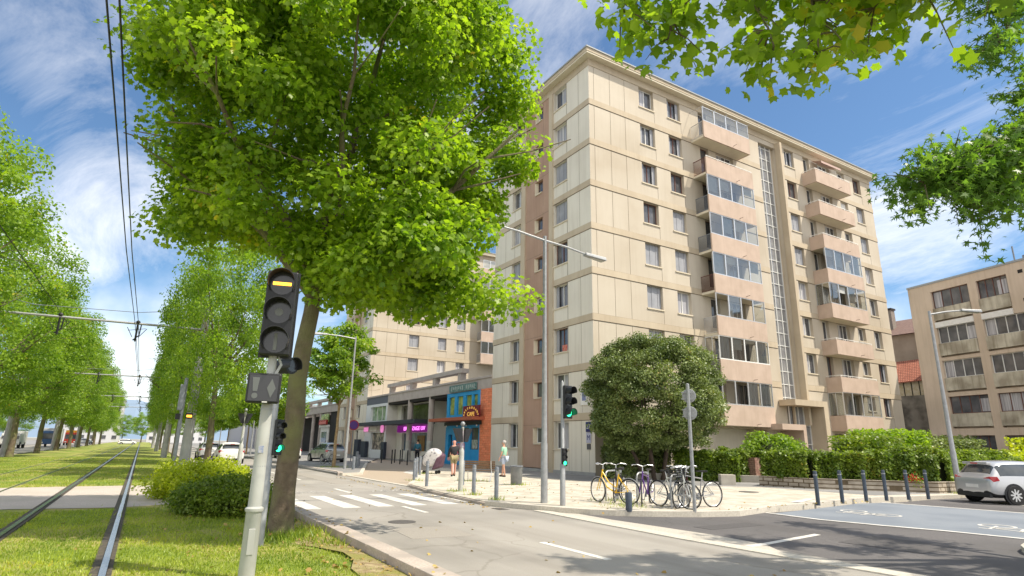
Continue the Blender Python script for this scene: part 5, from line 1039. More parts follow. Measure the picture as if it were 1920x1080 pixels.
# tram poles, beams and wires --------------------------------------
def portal(y, i, side='both'):
    n = ['nearest','second','third','fourth'][i]
    T = thing('catenary_mast', '%s tapered tram mast and beam over the grass track' % n, 'tram mast', (1.9,y,.05), 0, 'tram masts')
    m = MB(); m.lathe([(.25,0),(.22,2),(.15,8.3),(.01,8.35)], (1.9,y,.05), 16); m.build('mast', mat('mast grey', (.33,.33,.34), .6, (.43,.43,.43), 2), T, smooth=True)
    m = MB(); m.tube([(1.9,y,6.98),(-1,y,6.96),(-9.0,y,6.85)], .055, 8); bm = m.build('beam', M_galv, T, smooth=True)
    m = MB(); m.tube([(1.9,y,8.0),(-1,y,7.5),(-5,y,7.35),(-9,y,8.2)], .015, 4); m.build('span_wire', M_mgrey, T)
    for cx in (-.95,-3.95):
        m = MB(); m.tube([(cx+.15,y,6.95),(cx+.12,y,6.4),(cx-.1,y,6.15)], .03, 6); m.tube([(cx-.4,y,6.75),(cx-.15,y,6.3)], .015, 5); m.tube([(cx+.4,y,6.75),(cx+.1,y,6.3)], .015, 5); m.ball((cx,y,7.02), .1, 8); m.tube([(cx-.35,y,6.6),(cx+.35,y,6.75)], .012, 5); m.tube([(cx+.0,y,6.9),(cx,y,6.1)], .05, 6); m.build('insulator', M_black, bm)
for i, y in enumerate((33, 62, 93, 124)): portal(y, i)
for i, y in enumerate((33, 62, 93, 124)):
    T = thing('catenary_mast', '%s tapered mast at the left edge of the track' % ['nearest','second','third','fourth'][i], 'tram mast', (-9.1,y,.05), 0, 'tram masts')
    m = MB(); m.lathe([(.25,0),(.22,2),(.15,8.3),(.01,8.35)], (-9.1,y,.05), 16); m.build('mast', MC['mast grey'], T, smooth=True)
for cx, nm in ((-1.2,'left wire of the pair over the near track'),(-1.06,'right wire of the pair over the near track'),(-4.0,'overhead wire above the far track')):
    m = MB(); m.tube([(cx,-10,7.0)]+[(cx+(.0 if y < 30 else .12*math.sin(y)), y, 7.0-.0*(y)) for y in (0,10,20,33)]+[(-.97 if cx > -2 else cx,y,z) for y, z in ((62,6.9),(93,6.9),(124,6.9),(200,6.9))], .014, 5); tag(m.build('overhead_wire', M_black), nm, 'tram wire', 'overhead tram wires')
m = MB(); m.tube([(-.95,33,6.15),(-.9,48,6.1),(-.98,62,6.15),(-.9,93,6.15),(-.95,124,6.15)], .012, 5); tag(m.build('overhead_wire', M_black), 'lower contact wire running away below the nearest beam', 'tram wire', 'overhead tram wires')
# bollards -----------------------------------------------------------
def bollard_proto(name, label, h, r, mt, cap=True, group=None):
    T = thing(name, label, 'bollard', (0,0,0), 0, group); m = MB(); m.lathe([(r,-.05),(r,h-.04),(r*.92,h-.012),(.001,h)], (0,0,0), 14); m.build('post', mt, T, smooth=True, world=False)
    if cap: m = MB(); m.lathe([(r+.004,h-.14),(r+.004,h-.11)], (0,0,0), 14); m.build('ring', M_galv, T, world=False)
    return T
Bg = bollard_proto('bollard', 'grey bollard, nearest of the row by the road', .93, .062, M_mgrey, True, 'grey bollards along the paved corner'); Bg.location = (9.15,15.85,.1)
for (x,y,l) in ((9.31,17.58,'grey bollard second along the kerb, in front of the bench'),(9.43,21.6,'lone grey bollard at the kerb, left of the sticker post'),(11.1,21.9,'grey bollard just right of the sticker post'),(10.27,24.9,'first grey bollard of the three lining the drive'),(11.2,26.9,'middle grey bollard of the three lining the drive'),(12.25,29.0,'farthest grey bollard of the three lining the drive')): dup(Bg, (x,y,.1), 0, l)
Bb = bollard_proto('bollard', 'dark blue bollard with white sticker, leftmost of the row by the stone wall', .96, .058, M_dkgrey, True, 'dark blue bollards before the stone wall'); Bb.location = (17.84,11.35,.1)
ordw = ['second','third','fourth','fifth','sixth']
for i, (x,y) in enumerate(((19.3,11.45),(20.85,11.55),(22.0,11.5),(23.25,11.4),(24.3,11.25))): dup(Bb, (x,y,.1), 0, 'dark blue bollard, %s from the left in the row by the stone wall' % ordw[i])
sb = MB(); sb.lathe([(.085,0),(.085,.43),(.078,.455),(.001,.46)], (10.7,11.87,.1), 16); tag(sb.build('bollard', M_dkgrey, smooth=True), 'short thick dark bollard at the kerb in front of the bicycles', 'bollard')
Bi = bollard_proto('bollard', 'low grey bollard nearest on the tip of the far kerb island', .75, .09, M_mgrey, False, 'bollards on the far kerb island'); Bi.location = (11.0,36.1,.1)
for (x,y,l) in ((12.0,38.6,'low grey bollard right of the lamp on the far island'),(12.9,41.2,'low dark bollard at the back of the far island'),(13.5,43.6,'thick dark bin-like bollard at the right end of the far island')): dup(Bi, (x,y,.1), 0, l, 1.25 if 'thick' in l else None)
Bk = bollard_proto('bollard', 'thin black bollard, leftmost in front of the shop', 1.05, .05, M_black, False, 'thin black bollards before the shop'); Bk.location = (17.2,48.9,.1)
for i, (x,y) in enumerate(((17.5,47.3),(18.6,49.6),(17.7,46.0),(20.2,52.0),(17.6,44.2))): dup(Bk, (x,y,.1), 0, 'thin black bollard before the shop, %s from the left' % ['second','third','fourth','fifth','rightmost'][i])
# bench, bin, covered cart -------------------------------------------
def bench():
    T = thing('bench', 'wooden slatted bench seen from behind on curved steel legs', 'bench', (12.9,24.0,.1), math.radians(-45))
    m = MB(); [m.box(-.8, .02+.075*i, .43, .8, .08+.075*i, .46) for i in range(6)]; m.build('seat', M_wood, T, world=False)
    m = MB(); [m.box(-.8, -.05-.03*i, .52+.09*i, .8, -.02-.03*i, .595+.09*i) for i in range(4)]; m.build('backrest', M_wood, T, world=False)
    for x in (-.62,.62):
        m = MB(); m.tube([(x,-.28,0),(x,-.14,.18),(x,-.02,.40),(x,-.1,.62),(x,-.16,.86)], .022, 6); m.tube([(x,-.02,.40),(x,.25,.405),(x,.46,.41),(x,.50,.2),(x,.53,0)], .022, 6); m.build('leg', M_alu, T, smooth=True, world=False)
bench()
T = thing('litter_bin', 'round grey litter bin with rim standing on the paving', 'litter bin', (13.31,21.45,.1))
m = MB(); m.lathe([(.21,0),(.23,.05),(.245,.70),(.25,.72)], (13.31,21.45,.1), 24); m.build('drum', mat('bin grey', (.14,.15,.15), .5, (.2,.2,.2), 5), T, smooth=True)
m = MB(); m.lathe([(.27,.71),(.275,.75),(.2,.755),(.19,.72)], (13.31,21.45,.1), 24); m.build('rim', M_mgrey, T, smooth=True)
def cart():
    T = thing('covered_cart', 'bulky cart wrapped in white printed plastic with dark purple side', 'covered cart', (13.6,30.6,.1), math.radians(-40)); rr = random.Random(4)
    def shell(sc, off, mt, nm, x0, x1):
        vs = []; fs = []; n = 14; k = 8
        prof = [(-.5,.25),(-.58,.55),(-.42,.95),(-.1,1.18),(.3,1.2),(.62,1.0),(.5,.55),(.25,.2)]
        for i in range(k):
            t = i/(k-1); y = -.38+.76*t; s = sc*(1-.25*(2*t-1)**2)
            for px, pz in prof: vs.append((px*s+rr.uniform(-.035,.035)+off, y+rr.uniform(-.02,.02), .15+(pz)*(1-.12*(2*t-1)**2)+rr.uniform(-.03,.03)))
        P = len(prof)
        for i in range(k-1):
            for j in range(P): fs.append((i*P+j, i*P+(j+1)%P, (i+1)*P+(j+1)%P, (i+1)*P+j))
        fs.append(tuple(range(P-1,-1,-1))); fs.append(tuple((k-1)*P+j for j in range(P)))
        m = MB(); m.add(vs, fs); o = m.build(nm, mt, T, smooth=True, world=False); sd_ = o.modifiers.new('s','SUBSURF'); sd_.levels = 1; sd_.render_levels = 2; return o
    shell(.95, 0, mat('printed white plastic', (.62,.6,.6), .45, (.25,.24,.27), 9, 6, lo=.56, hi=.62, bump=.6, bsc=12), 'cover', 0, 1)
    m = MB(); m.add([(.1,-.42,.2),(.55,-.36,.35),(.66,-.3,.95),(.35,-.43,.8),(.1,.36,.2),(.55,.36,.35),(.68,.36,.98),(.4,.36,1.2)], [(0,1,2,3),(4,7,6,5),(0,4,5,1),(1,5,6,2),(2,6,7,3),(3,7,4,0)]); m.build('purple_side', mat('purple fabric', (.09,.045,.07), .8, (.13,.07,.1), 4), T, bevel=.05, world=False)
    for x,y in ((-.35,-.25),(.35,-.25),(-.35,.25),(.35,.25)): m = MB(); m.lathe([(.001,-.025),(.09,-.025),(.09,.025),(.001,.025)], (x,y,.09), 12, ax=(0,1,0)); m.build('wheel', M_rubber, T, world=False)
cart()
# bicycles and racks --------------------------------------------------
for i, (x,y) in enumerate(((12.5,14.6),(12.55,13.3),(12.6,12.05))):
    T = tag(MB().build('bicycle_rack', M_galv), ['bicycle hoop beside the yellow bicycle, leftmost','middle bicycle hoop, by the purple bicycle','bicycle hoop hidden among the black and silver bicycles, rightmost'][i], 'bicycle rack', 'steel hoops for parking bicycles')
    bpy.data.objects.remove(T); m = MB(); c, s = math.cos(.35), math.sin(.35); pts = [(-.38,0),(-.38,.68),(-.34,.8),(-.24,.85),(.24,.85),(.34,.8),(.38,.68),(.38,0)]
    m.tube([(x+a*c, y+a*s, .1+z) for a, z in pts], .025, 8); tag(m.build('bicycle_rack', M_galv, smooth=True), ['bicycle hoop beside the yellow bicycle, leftmost','middle bicycle hoop, by the purple bicycle','bicycle hoop among the black and silver bicycles, rightmost'][i], 'bicycle rack', 'steel hoops for parking bicycles')
def bicycle(A, B, col, label, step=False, basket=False, rackc=None, steer=0, tyre=M_rubber, sc=1., drop=False, guard=False, z0=.1, lean=0):
    """A rear wheel contact, B front wheel contact"""
    A = Vector((*A,0)); B = Vector((*B,0)); ang = math.atan2(B.y-A.y, B.x-A.x); mid = (A+B)/2; T = thing('bicycle', label, 'bicycle', (mid.x,mid.y,z0), ang, 'bicycles parked at the hoops')
    T.rotation_euler = (lean, 0, ang); T.scale = (sc,)*3; wb = .53; R0 = .335; cm = mat(col[0], col[1], .35, coat=.5)
    def wheel(x, st, nm):
        W_ = bpy.data.objects.new(nm, None); m = MB(); n = 28
        d = Vector((math.cos(st), math.sin(st), 0)); c = Vector((x,0,R0))
        path = [c+d*(R0*math.cos(2*PI*i/n))+Vector((0,0,R0*math.sin(2*PI*i/n))) for i in range(n)]; path2 = [c+d*((R0-.03)*math.cos(2*PI*i/n))+Vector((0,0,(R0-.03)*math.sin(2*PI*i/n))) for i in range(n)]
        m.tube(path+path[:1], .017, 6, cap=False); w = m.build(nm, tyre, T, smooth=True, world=False); bpy.data.objects.remove(W_)
        m = MB(); m.tube(path2+path2[:1], .009, 5, cap=False); m.build('rim', M_alu, w, smooth=True, world=False)
        m = MB(); q = d.cross(Vector((0,0,1)))
        for i in range(16): t = 2*PI*i/16; m.tube([c+q*(.02 if i%2 else -.02), c+d*((R0-.03)*math.cos(t))+Vector((0,0,(R0-.03)*math.sin(t)))], .0022, 3)
        m.cyl(c-q*.045, c+q*.045, .022); m.build('spokes', M_alu, w, world=False)
        if guard: m = MB(); m.tube([c+d*((R0+.03)*math.cos(t))+Vector((0,0,(R0+.03)*math.sin(t))) for t in [math.radians(20+15*i) for i in range(11)]], .012, 4); m.build('mudguard', M_galv, w, smooth=True, world=False)
    wheel(-wb, 0, 'wheel'); wheel(wb, steer, 'wheel')
    bb = Vector((-.08,0,.28)); st = Vector((-.20,0,.80)); hd_ = Vector((wb-.17,0,.88)); hl = Vector((wb-.13,0,.70)); rh = Vector((-wb,0,R0)); fh = Vector((wb,0,R0)); rt = .018
    m = MB(); m.tube([bb, st], rt, 8); m.tube([hl, bb] if not step else [hl, (wb-.32,0,.42), bb], rt*1.15, 8); m.tube([hd_-Vector((0,0,.05)), st-Vector((-.02,0,.05))] if not step else [hd_-Vector((0,0,.04)), (wb-.38,0,.56), bb+Vector((-.035,0,.14))], rt, 8)
    m.tube([hd_+Vector((-.01,0,.03)), hl], rt*1.2, 8)
    for s in (-.05,.05): m.tube([bb+Vector((0,s*.5,0)), rh+Vector((0,s,0))], .01, 6); m.tube([st-Vector((0,-s*.3,.08)), rh+Vector((0,s,0))], .009, 6); m.tube([hl, hl+Vector((.02,s,-.05)), fh+Vector((0,s,0))], .012, 6)
    m.build('frame', cm, T, smooth=True, world=False)
    m = MB(); m.tube([st, st+Vector((-.025,0,.13))], .013, 6); m.build('seat_post', M_alu, T, world=False)
    m = MB(); m.add([(-.36,-.07,.97),(-.36,.07,.97),(-.12,.03,.96),(.0,.015,.955),(0,-.015,.955),(-.12,-.03,.96),(-.36,-.06,.92),(-.36,.06,.92),(-.02,0,.93)], [(0,5,4,3,2,1),(0,1,7,6),(6,7,8),(0,6,8,4,5),(1,2,3,8,7),(3,4,8)]); m.build('saddle', M_black, T, bevel=.008, world=False)
    m = MB(); t0 = hd_+Vector((-.015,0,.03)); t1 = t0+Vector((-.01,0,.13)); m.tube([t0,t1], .014, 6)
    cs, sn = math.cos(steer), math.sin(steer); P = lambda x, y, z: (t1.x+x*cs-y*sn, x*sn+y*cs, t1.z+z)
    if drop:
        for s in (-1,1): m.tube([P(.06,0,0),P(.07,s*.2,0),P(.14,s*.21,-.01),P(.16,s*.21,-.08),P(.08,s*.21,-.13)], .012, 6)
    else:
        for s in (-1,1): m.tube([P(.03,0,0),P(.07,s*.14,.05),P(.0,s*.27,.04),P(-.14,s*.29,.02)], .012, 6); m.tube([P(-.03,s*.285,.03),P(-.15,s*.29,.02)], .018, 6)
    m.build('handlebar', M_alu, T, smooth=True, world=False)
    m = MB(); m.lathe([(.09,-.004),(.09,.004)], (bb.x,-.05,bb.z), 18, ax=(0,1,0)); m.tube([bb+Vector((0,-.07,0)), bb+Vector((.09,-.07,-.14))], .009, 5); m.box(bb.x+.05,-.16,bb.z-.16,bb.x+.13,-.07,bb.z-.14); m.tube([bb+Vector((0,.07,0)), bb+Vector((-.09,.07,.14))], .009, 5); m.box(bb.x-.13,.07,bb.z+.13,bb.x-.05,.16,bb.z+.15)
    m.tube([(bb.x,-.05,bb.z+.09),(-wb,-.05,R0+.035)], .005, 4); m.tube([(bb.x,-.05,bb.z-.09),(-wb,-.05,R0-.035)], .005, 4); m.build('crankset', M_mgrey, T, world=False)
    if rackc: m = MB(); m.box(-wb-.22,-.07,R0+.36,-.22,-.055,R0+.38); m.box(-wb-.22,.055,R0+.36,-.22,.07,R0+.38); [m.box(x,-.055,R0+.362,x+.015,.055,R0+.378) for x in (-.72,-.6,-.48,-.34)]; m.tube([(-wb-.1,.06,R0+.36),(-wb,.06,R0)], .007, 4); m.tube([(-wb-.1,-.06,R0+.36),(-wb,-.06,R0)], .007, 4); m.build('carrier', rackc, T, world=False)
    if basket:
        m = MB(); cx, cz = wb+.02, .80; nn = 7
        for k in range(5): z = cz+.055*k; q = .14+.012*k; m.tube([(cx-q,-q*1.2,z),(cx+q,-q*1.2,z),(cx+q,q*1.2,z),(cx-q,q*1.2,z),(cx-q,-q*1.2,z)], .006, 4)
        for i in range(nn):
            a = -1+2*i/(nn-1); 
            for s in (-1,1): m.tube([(cx+a*.14,s*.168,cz),(cx+a*.188,s*.226,cz+.22)], .004, 3); m.tube([(cx+s*.14,a*.168,cz),(cx+s*.188,a*.226,cz+.22)], .004, 3)
        m.box(cx-.14,-.165,cz-.005,cx+.14,.165,cz); m.build('basket', M_black, T, world=False)
    return T
YEL = ('bicycle yellow', (.95,.58,.015)); 
bicycle((12.05,13.25),(11.72,14.4), YEL, 'yellow step-through bicycle with white grips, leftmost at the hoops', True, False, MC['bicycle yellow'] if 'bicycle yellow' in MC else None, -.3, guard=True)
bicycle((12.95,13.35),(11.95,12.75), ('bicycle purple', (.12,.045,.25)), 'purple bicycle beside the yellow one', False, False, None, .25)
bicycle((12.55,12.7),(12.62,11.6), ('bicycle silver', (.5,.52,.5)), 'silver bicycle with thick black tyres in front of the sign post', False, False, None, .2, lean=.05)
bicycle((13.75,12.75),(12.95,12.0), ('bicycle dark red', (.12,.02,.025)), 'dark red bicycle with black wire basket on its handlebar', True, True, None, .1, guard=True)
bicycle((13.72,11.85),(12.75,12.0), ('bicycle grey', (.3,.3,.31)), 'slim grey racing bicycle, rightmost with its wheel in the sun', False, False, None, .0, drop=True)
bicycle((12.9,14.5),(12.0,13.9), ('bicycle black', (.02,.02,.022)), 'black bicycle standing between the yellow and the purple one', False, False, None, .15)
bicycle((13.35,12.55),(12.5,11.95), ('bicycle black', (.02,.02,.022)), 'black bicycle with thick tyres and mudguards squeezed behind the silver one', True, True, None, -.2, guard=True)
bicycle((31.6,24.6),(30.6,25.2), YEL, 'yellow bicycle leaning by the entrance hedge, far one', True, False, None, .3, guard=True)
bicycle((33.0,24.9),(32.1,25.5), ('bicycle grey', (.3,.3,.31)), 'grey bicycle in the shade near the entrance door', False, False, None, .2)
bicycle((34.6,25.0),(33.7,25.6), ('bicycle dark red', (.12,.02,.025)), 'red bicycle parked near the entrance door', False, False, None, .2)
bicycle((11.9,44.2),(11.5,45.4), ('bicycle silver', (.5,.52,.5)), 'bicycle parked at the kerb just behind the beige and silver car', False, False, None, .2)
# ================================================================ CARS
def car(loc, rz, L, Wd, H, paint, label, cat='car', z0=0., s=1., suv=False, name='parked_car', detail=False, spoiler=False):
    T = thing(name, label, cat, (loc[0],loc[1],z0), rz); T.scale = (s,)*3
    h = H; k = L/4.0; w = Wd/2; bl = .60*h if not suv else .62*h; cl_ = .19 if not suv else .24
    # stations from rear (0) to front (L): x, bottom, belt z, top z, w_sill, w_belt, w_top
    st = [(0.0,.34,bl*.80,bl*.84,.80,.78,.70),(.05,.24,bl*.97,bl*1.02,.90,.87,.74),(.16,.20,bl*1.05,bl*1.10,.96,.93,.76),(.38,cl_,bl*1.07,h*.93,.985,.95,.70),(.62,cl_,bl*1.06,h*.985,1,.96,.70),(1.3,cl_,bl*1.05,h,1,.965,.70),(2.0,cl_,bl*1.03,h*.985,1,.965,.69),(2.42,cl_,bl*1.02,h*.93,1,.965,.68),(3.0,cl_,bl*1.0,bl*1.10,1,.955,.80),(3.5,.2,bl*.93,bl*.99,.975,.91,.74),(3.85,.22,bl*.80,bl*.86,.90,.83,.68),(4.0,.30,bl*.58,bl*.64,.76,.70,.60)]
    vs = []; fs = []; ms = []; n = 14
    for (x,zb,zl,zt,ws,wl,wt) in st:
        x = (x-2)*k; hf = [(0,zb),(w*ws*.86,zb),(w*ws*.98,zb+.10),(w*ws,zb+(zl-zb)*.5),(w*wl,zl),(w*wt,zt-.035*(1 if zt > zl*1.2 else .4)),(w*wt*.62,zt),(0,zt+.012)]
        ring = [(-a,b) for a,b in hf[1:7]][::-1]; full = hf[:1]+hf[1:7]+[hf[7]]+ring
        for a, b in full: vs.append((x,a,b))
    n = 14
    gl_side = {(4,5),(5,6),(3,4),(6,7)}
    for i in range(len(st)-1):
        for j in range(n):
            a, b = i*n+j, i*n+(j+1)%n; fs.append((a, a+n, b+n, b)); mm = 0
            if j in (4,9) and 3 <= i <= 7: mm = 1
            if j in (5,6,7,8) and i in (2,7): mm = 1
            if j in (5,8) and i == 2: mm = 1
            if j in (0,13,1,12) : mm = 2
            ms.append(mm)
    fs.append(tuple(range(n))); ms.append(0); fs.append(tuple((len(st)-1)*n+j for j in range(n-1,-1,-1))); ms.append(0)
    m = MB(); m.add(vs, fs); m.m = ms; pm = mat(paint[0], paint[1], .28, coat=1., metal=paint[2] if len(paint) > 2 else 0)
    body = m.build('body', [pm, mat('car glass', (.03,.04,.05), .05, (.06,.07,.08), 2, 2, spec=.9), M_black], T, smooth=True, world=False)
    try: body.data.set_sharp_from_angle(angle=math.radians(60))
    except Exception: pass
    sub = body.modifiers.new('s','SUBSURF'); sub.levels = 1; sub.render_levels = 2
    m = MB(); 
    for s_ in (-1,1):
        for x in (-.28*k,.62*k): m.box(x, s_*w*.80-.012, bl*1.03, x+.07, s_*w*.83+.012, h*.93)
    m.build('window_pillar', M_black, T, world=False)
    wr = .31 if not suv else .34; wx = (-1.24*k, 1.30*k)
    for x in wx:
        for s_ in (-1,1):
            m = MB(); m.lathe([(wr*1.2,-.012),(wr*1.2,.0)], (x, s_*w*1.0, wr*1.02), 24, ax=(0,s_,0)); m.build('wheel_arch', M_black, T, world=False)
            c = (x, s_*(w-.09), wr); m = MB(); m.lathe([(wr*.66,-.1),(wr*.95,-.1),(wr,-.06),(wr,.07),(wr*.95,.115),(wr*.68,.118)], c, 24, ax=(0,s_,0)); t = m.build('tyre', M_rubber, T, smooth=True, world=False)
            m = MB(); m.lathe([(.001,.06),(wr*.66,.07),(wr*.68,.115),(wr*.62,.118),(wr*.60,.085),(.001,.08)], c, 20, 1, ax=(0,s_,0))
            for q in range(9):
                a = 2*PI*q/9+.3; ca, sa = math.cos(a), math.sin(a); yy = c[1]+s_*(.105+.0004*q)
                pts = [(r_*ca-b*sa, r_*sa+b*ca) for r_, b in ((.03,-.03),(wr*.66,-.022),(wr*.66,.022),(.03,.03))]; m.add([(c[0]+u, yy, c[2]+v) for u, v in pts]+[(c[0]+u, yy+s_*.015, c[2]+v) for u, v in pts], [(0,1,2,3),(4,5,6,7),(0,1,5,4),(1,2,6,5),(2,3,7,6),(3,0,4,7)], 0)
            m.build('rim', [M_alu, M_black], t, world=False)
    red = mat('tail lamp red', (.5,.01,.02), .2, coat=1.)
    for s_ in (-1,1):
        m = MB(); m.add([(-2.0*k+.06,s_*w*.50,bl*.88),(-2.0*k+.10,s_*w*.90,bl*.84),(-1.72*k,s_*w*1.005,bl*.90),(-1.78*k,s_*w*.985,bl*1.05),(-1.97*k,s_*w*.84,bl*1.05),(-2.0*k+.04,s_*w*.52,bl*.97)]+[(-1.8*k,s_*w*.5,bl*.9),(-1.6*k,s_*w*.8,bl*.95)], [(0,1,4,5),(1,2,3,4),(0,5,6),(2,7,3),(5,4,3,7,6)]); m.build('tail_light', red, T, bevel=.01, world=False)
        m = MB(); m.ball((1.86*k,s_*w*.66,bl*.72), .1, 10, sc=(1.4,1.6,.8)); m.build('headlight', mat('headlight glass', (.6,.62,.65), .1, spec=.8), T, smooth=True, world=False)
        m = MB(); m.ball((.70*k,s_*(w+.09),bl*1.08), .09, 8, sc=(.7,1,.75)); m.build('mirror', pm, T, smooth=True, world=False)
        m = MB(); m.box(-.50*k, s_*w*1.0-.006, bl*.88, -.36*k, s_*w*1.0+.02, bl*.91); m.box(.28*k, s_*w*1.0-.006, bl*.88, .42*k, s_*w*1.0+.02, bl*.91); m.build('door_handle', M_alu, T, world=False)
    m = MB(); [m.box(x, s_*w*.998-.002, cl_+.10, x+.012, s_*w*.998+.006, bl*.98) for s_ in (-1,1) for x in (-.62*k,.14*k,1.0*k)]; m.build('door_seam', M_black, T, world=False)
    m = MB(); m.box(-2.0*k-.012,-.26,bl*.60,-2.0*k+.02,.26,bl*.60+.11); pl_ = m.build('number_plate', M_white, T, world=False)
    m = MB(); m.box(-2.0*k-.02,-w*.8,cl_+.02,-1.9*k,w*.8,cl_+.16); m.build('rear_bumper', M_black, T, bevel=.02, world=False)
    m = MB(); m.box(-1.78*k,-w*.6,h*.90,-1.62*k,w*.6,h*.955); m.build('spoiler', pm, T, bevel=.015, world=False)
    m = MB(); m.box(-1.80*k,-.14,h*.91,-1.775*k,.14,h*.935); m.build('brake_light', red, T, world=False)
    return T
car((26.95,9.3), math.radians(-27), 3.95, 1.74, 1.44, ('silver paint', (.50,.51,.53), .35), 'silver hatchback with red tail lamps parked at the right edge beside the lamp post')
tp = [o for o in S.objects if o.name == 'number_plate'][0]
car((5.75,50.4), PI/2, 4.2, 1.78, 1.5, ('white paint', (.72,.72,.71)), 'white car driving away in the road, the nearest on the left of the white post', name='car')
car((5.1,58.5), PI/2, 4.1, 1.76, 1.5, ('pale grey paint', (.42,.43,.44), .3), 'pale grey car just ahead of the white car, by the plane trunk', name='car')
car((13.2,50.9), math.radians(97), 4.3, 1.8, 1.6, ('beige silver paint', (.40,.40,.38), .3), 'beige and silver compact suv parked behind the slim young tree', suv=True)
car((12.0,60.5), PI/2, 4.2, 1.8, 1.5, ('white paint', (.72,.72,.71)), 'white car parked just behind the big trunk, partly hidden by it')
car((-11.2,58), -PI/2, 4.2, 1.8, 1.5, ('dark blue paint', (.03,.05,.07), .2), 'dark blue car cut off by the left edge of the view', name='car')
car((-17,84), PI/2, 4.2, 1.8, 1.5, ('blue paint', (.05,.12,.25), .2), 'blue car parked across the left road, first from the left'); car((-17,97), PI/2, 4.2, 1.8, 1.5, ('dark blue paint', (.03,.05,.07), .2), 'dark car parked across the left road, behind the blue one')
car((-3,190), 0, 4.2, 1.8, 1.5, ('white paint', (.72,.72,.71)), 'tiny white car crossing the far end of the avenue, right one', name='car'); car((-12,186), 0, 4.2, 1.8, 1.5, ('pale grey paint', (.42,.43,.44), .3), 'tiny pale car crossing the far end of the avenue, left one', name='car')
def truck(x, y, c1, c2, label, L=7, H=3.1, cat='truck', name='truck'):
    T = thing(name, label, cat, (x,y,0)); m = MB(); m.box(x-1.15,y,.55,x+1.15,y+L,H); m.build('cargo_box', mat(*c2), T, bevel=.05)
    m = MB(); m.add([(x-1.1,y-1.9,.5),(x+1.1,y-1.9,.5),(x+1.1,y-.1,.5),(x-1.1,y-.1,.5),(x-1.05,y-1.7,H*.85),(x+1.05,y-1.7,H*.85),(x+1.1,y-.1,H*.85),(x-1.1,y-.1,H*.85)], [(0,3,2,1),(4,5,6,7),(0,1,5,4),(1,2,6,5),(2,3,7,6),(3,0,4,7)]); m.build('cab', mat(*c1), T, bevel=.06)
    m = MB(); m.box(x-.95,y-1.88,1.35,x+.95,y-1.74,H*.72); m.build('windscreen', M_glassd, T)
    for s_ in (-1,1):
        for yy in (y-1.1, y+L-1.3): m = MB(); m.lathe([(.3,-.15),(.46,-.15),(.46,.15),(.3,.16)], (x+s_*1.0,yy,.46), 16, ax=(1,0,0)); m.build('wheel', M_rubber, T)
        m = MB(); m.box(x+s_*.75-.15,y-1.95,.65,x+s_*.75+.15,y-1.88,.85); m.build('headlight', M_white, T)
truck(-13.2,128,('lorry blue',(.03,.08,.2),.4),('lorry pale box',(.5,.5,.5),.6),'blue lorry with pale box body on the left road')
truck(-12.6,158,('lorry red',(.5,.05,.03),.4),('lorry yellow box',(.75,.4,.03),.6),'red and yellow lorry farther down the left road',6)
truck(-15.8,112,('van white',(.6,.6,.58),.4),('van white',(.6,.6,.58),.4),'white van parked across the left road',4,2.4,'van','van')
# far buildings across the left road and at the end
def far_block(x0,y0,x1,y1,h,col,label,rows,cols,face='x'):
    T = thing('building', label, 'building', ((x0+x1)/2,(y0+y1)/2,0)); m = MB(); m.box(x0,y0,0,x1,y1,h); m.build('wall', mat(*col), T)
    m = MB(); m.box(x0-.3,y0-.3,h,x1+.3,y1+.3,h+.3); m.build('roof', M_roof, T)
    for r in range(rows):
        for c in range(cols):
            z = 1.2+r*(h-1)/rows
            if face == 'x': y = y0+(y1-y0)*(c+.3)/cols; b = (x1+.0,y,z,x1+.06,y+(y1-y0)/cols*.45,z+1.5)
            else: x = x0+(x1-x0)*(c+.3)/cols; b = (x,y0-.06,z,x+(x1-x0)/cols*.45,y0,z+1.5)
            m = MB(); m.box(*b); w = m.build('window', M_glassd, T)
            m = MB(); m.box(b[0]-.03,b[1]-.05,b[2]-.1,b[3]+.05,b[4]+.05,b[2]-.02); m.build('sill', M_frame, w)
far_block(-42,52,-27,100,6.2,('pink render',(.55,.36,.33),.9),'low pink building across the left road, behind the small trees',2,9)
far_block(-44,104,-28,150,7.5,('cream render far',(.6,.55,.45),.9),'cream building beyond the pink one on the left',2,8)
far_block(-30,300,-8,315,17,('pale grey render',(.5,.5,.52),.9),'pale building at the far end of the avenue, left of its axis',5,6,'y'); far_block(2,330,26,345,22,('far white render',(.56,.56,.58),.9),'distant white tower block closing the avenue on the right',6,7,'y')
far_block(22,150,36,200,10,('grey violet render',(.42,.42,.46),.9),'grey building far along the right pavement',3,1)
far_block(22,134,40,148,9,('light stone render',(.5,.47,.42),.9),'light stone building past the farther arcade',3,2,'y')
for i,(x,y,h) in enumerate(((-30,2600,120),(330,2800,100))):
    m = MB(); r = random.Random(i); n = 24; R_ = 900; pts = []
    for k in range(n+1): a = k/n; pts.append((x-R_+2*R_*a, y+r.uniform(-60,60), max(4, h*math.sin(PI*a)**1.4*(1+.18*math.sin(a*17+i)))))
    for a, b in zip(pts, pts[1:]): m.quad((a[0],a[1]-500,0),(b[0],b[1]-500,0),b,a); m.quad((a[0],a[1]+500,0),a,b,(b[0],b[1]+500,0))
    struct(m.build('hill', mat('far hill', (.17,.24,.33), 1, (.2,.27,.36), .004)))  # pale blue of distance haze is put into the hill colour
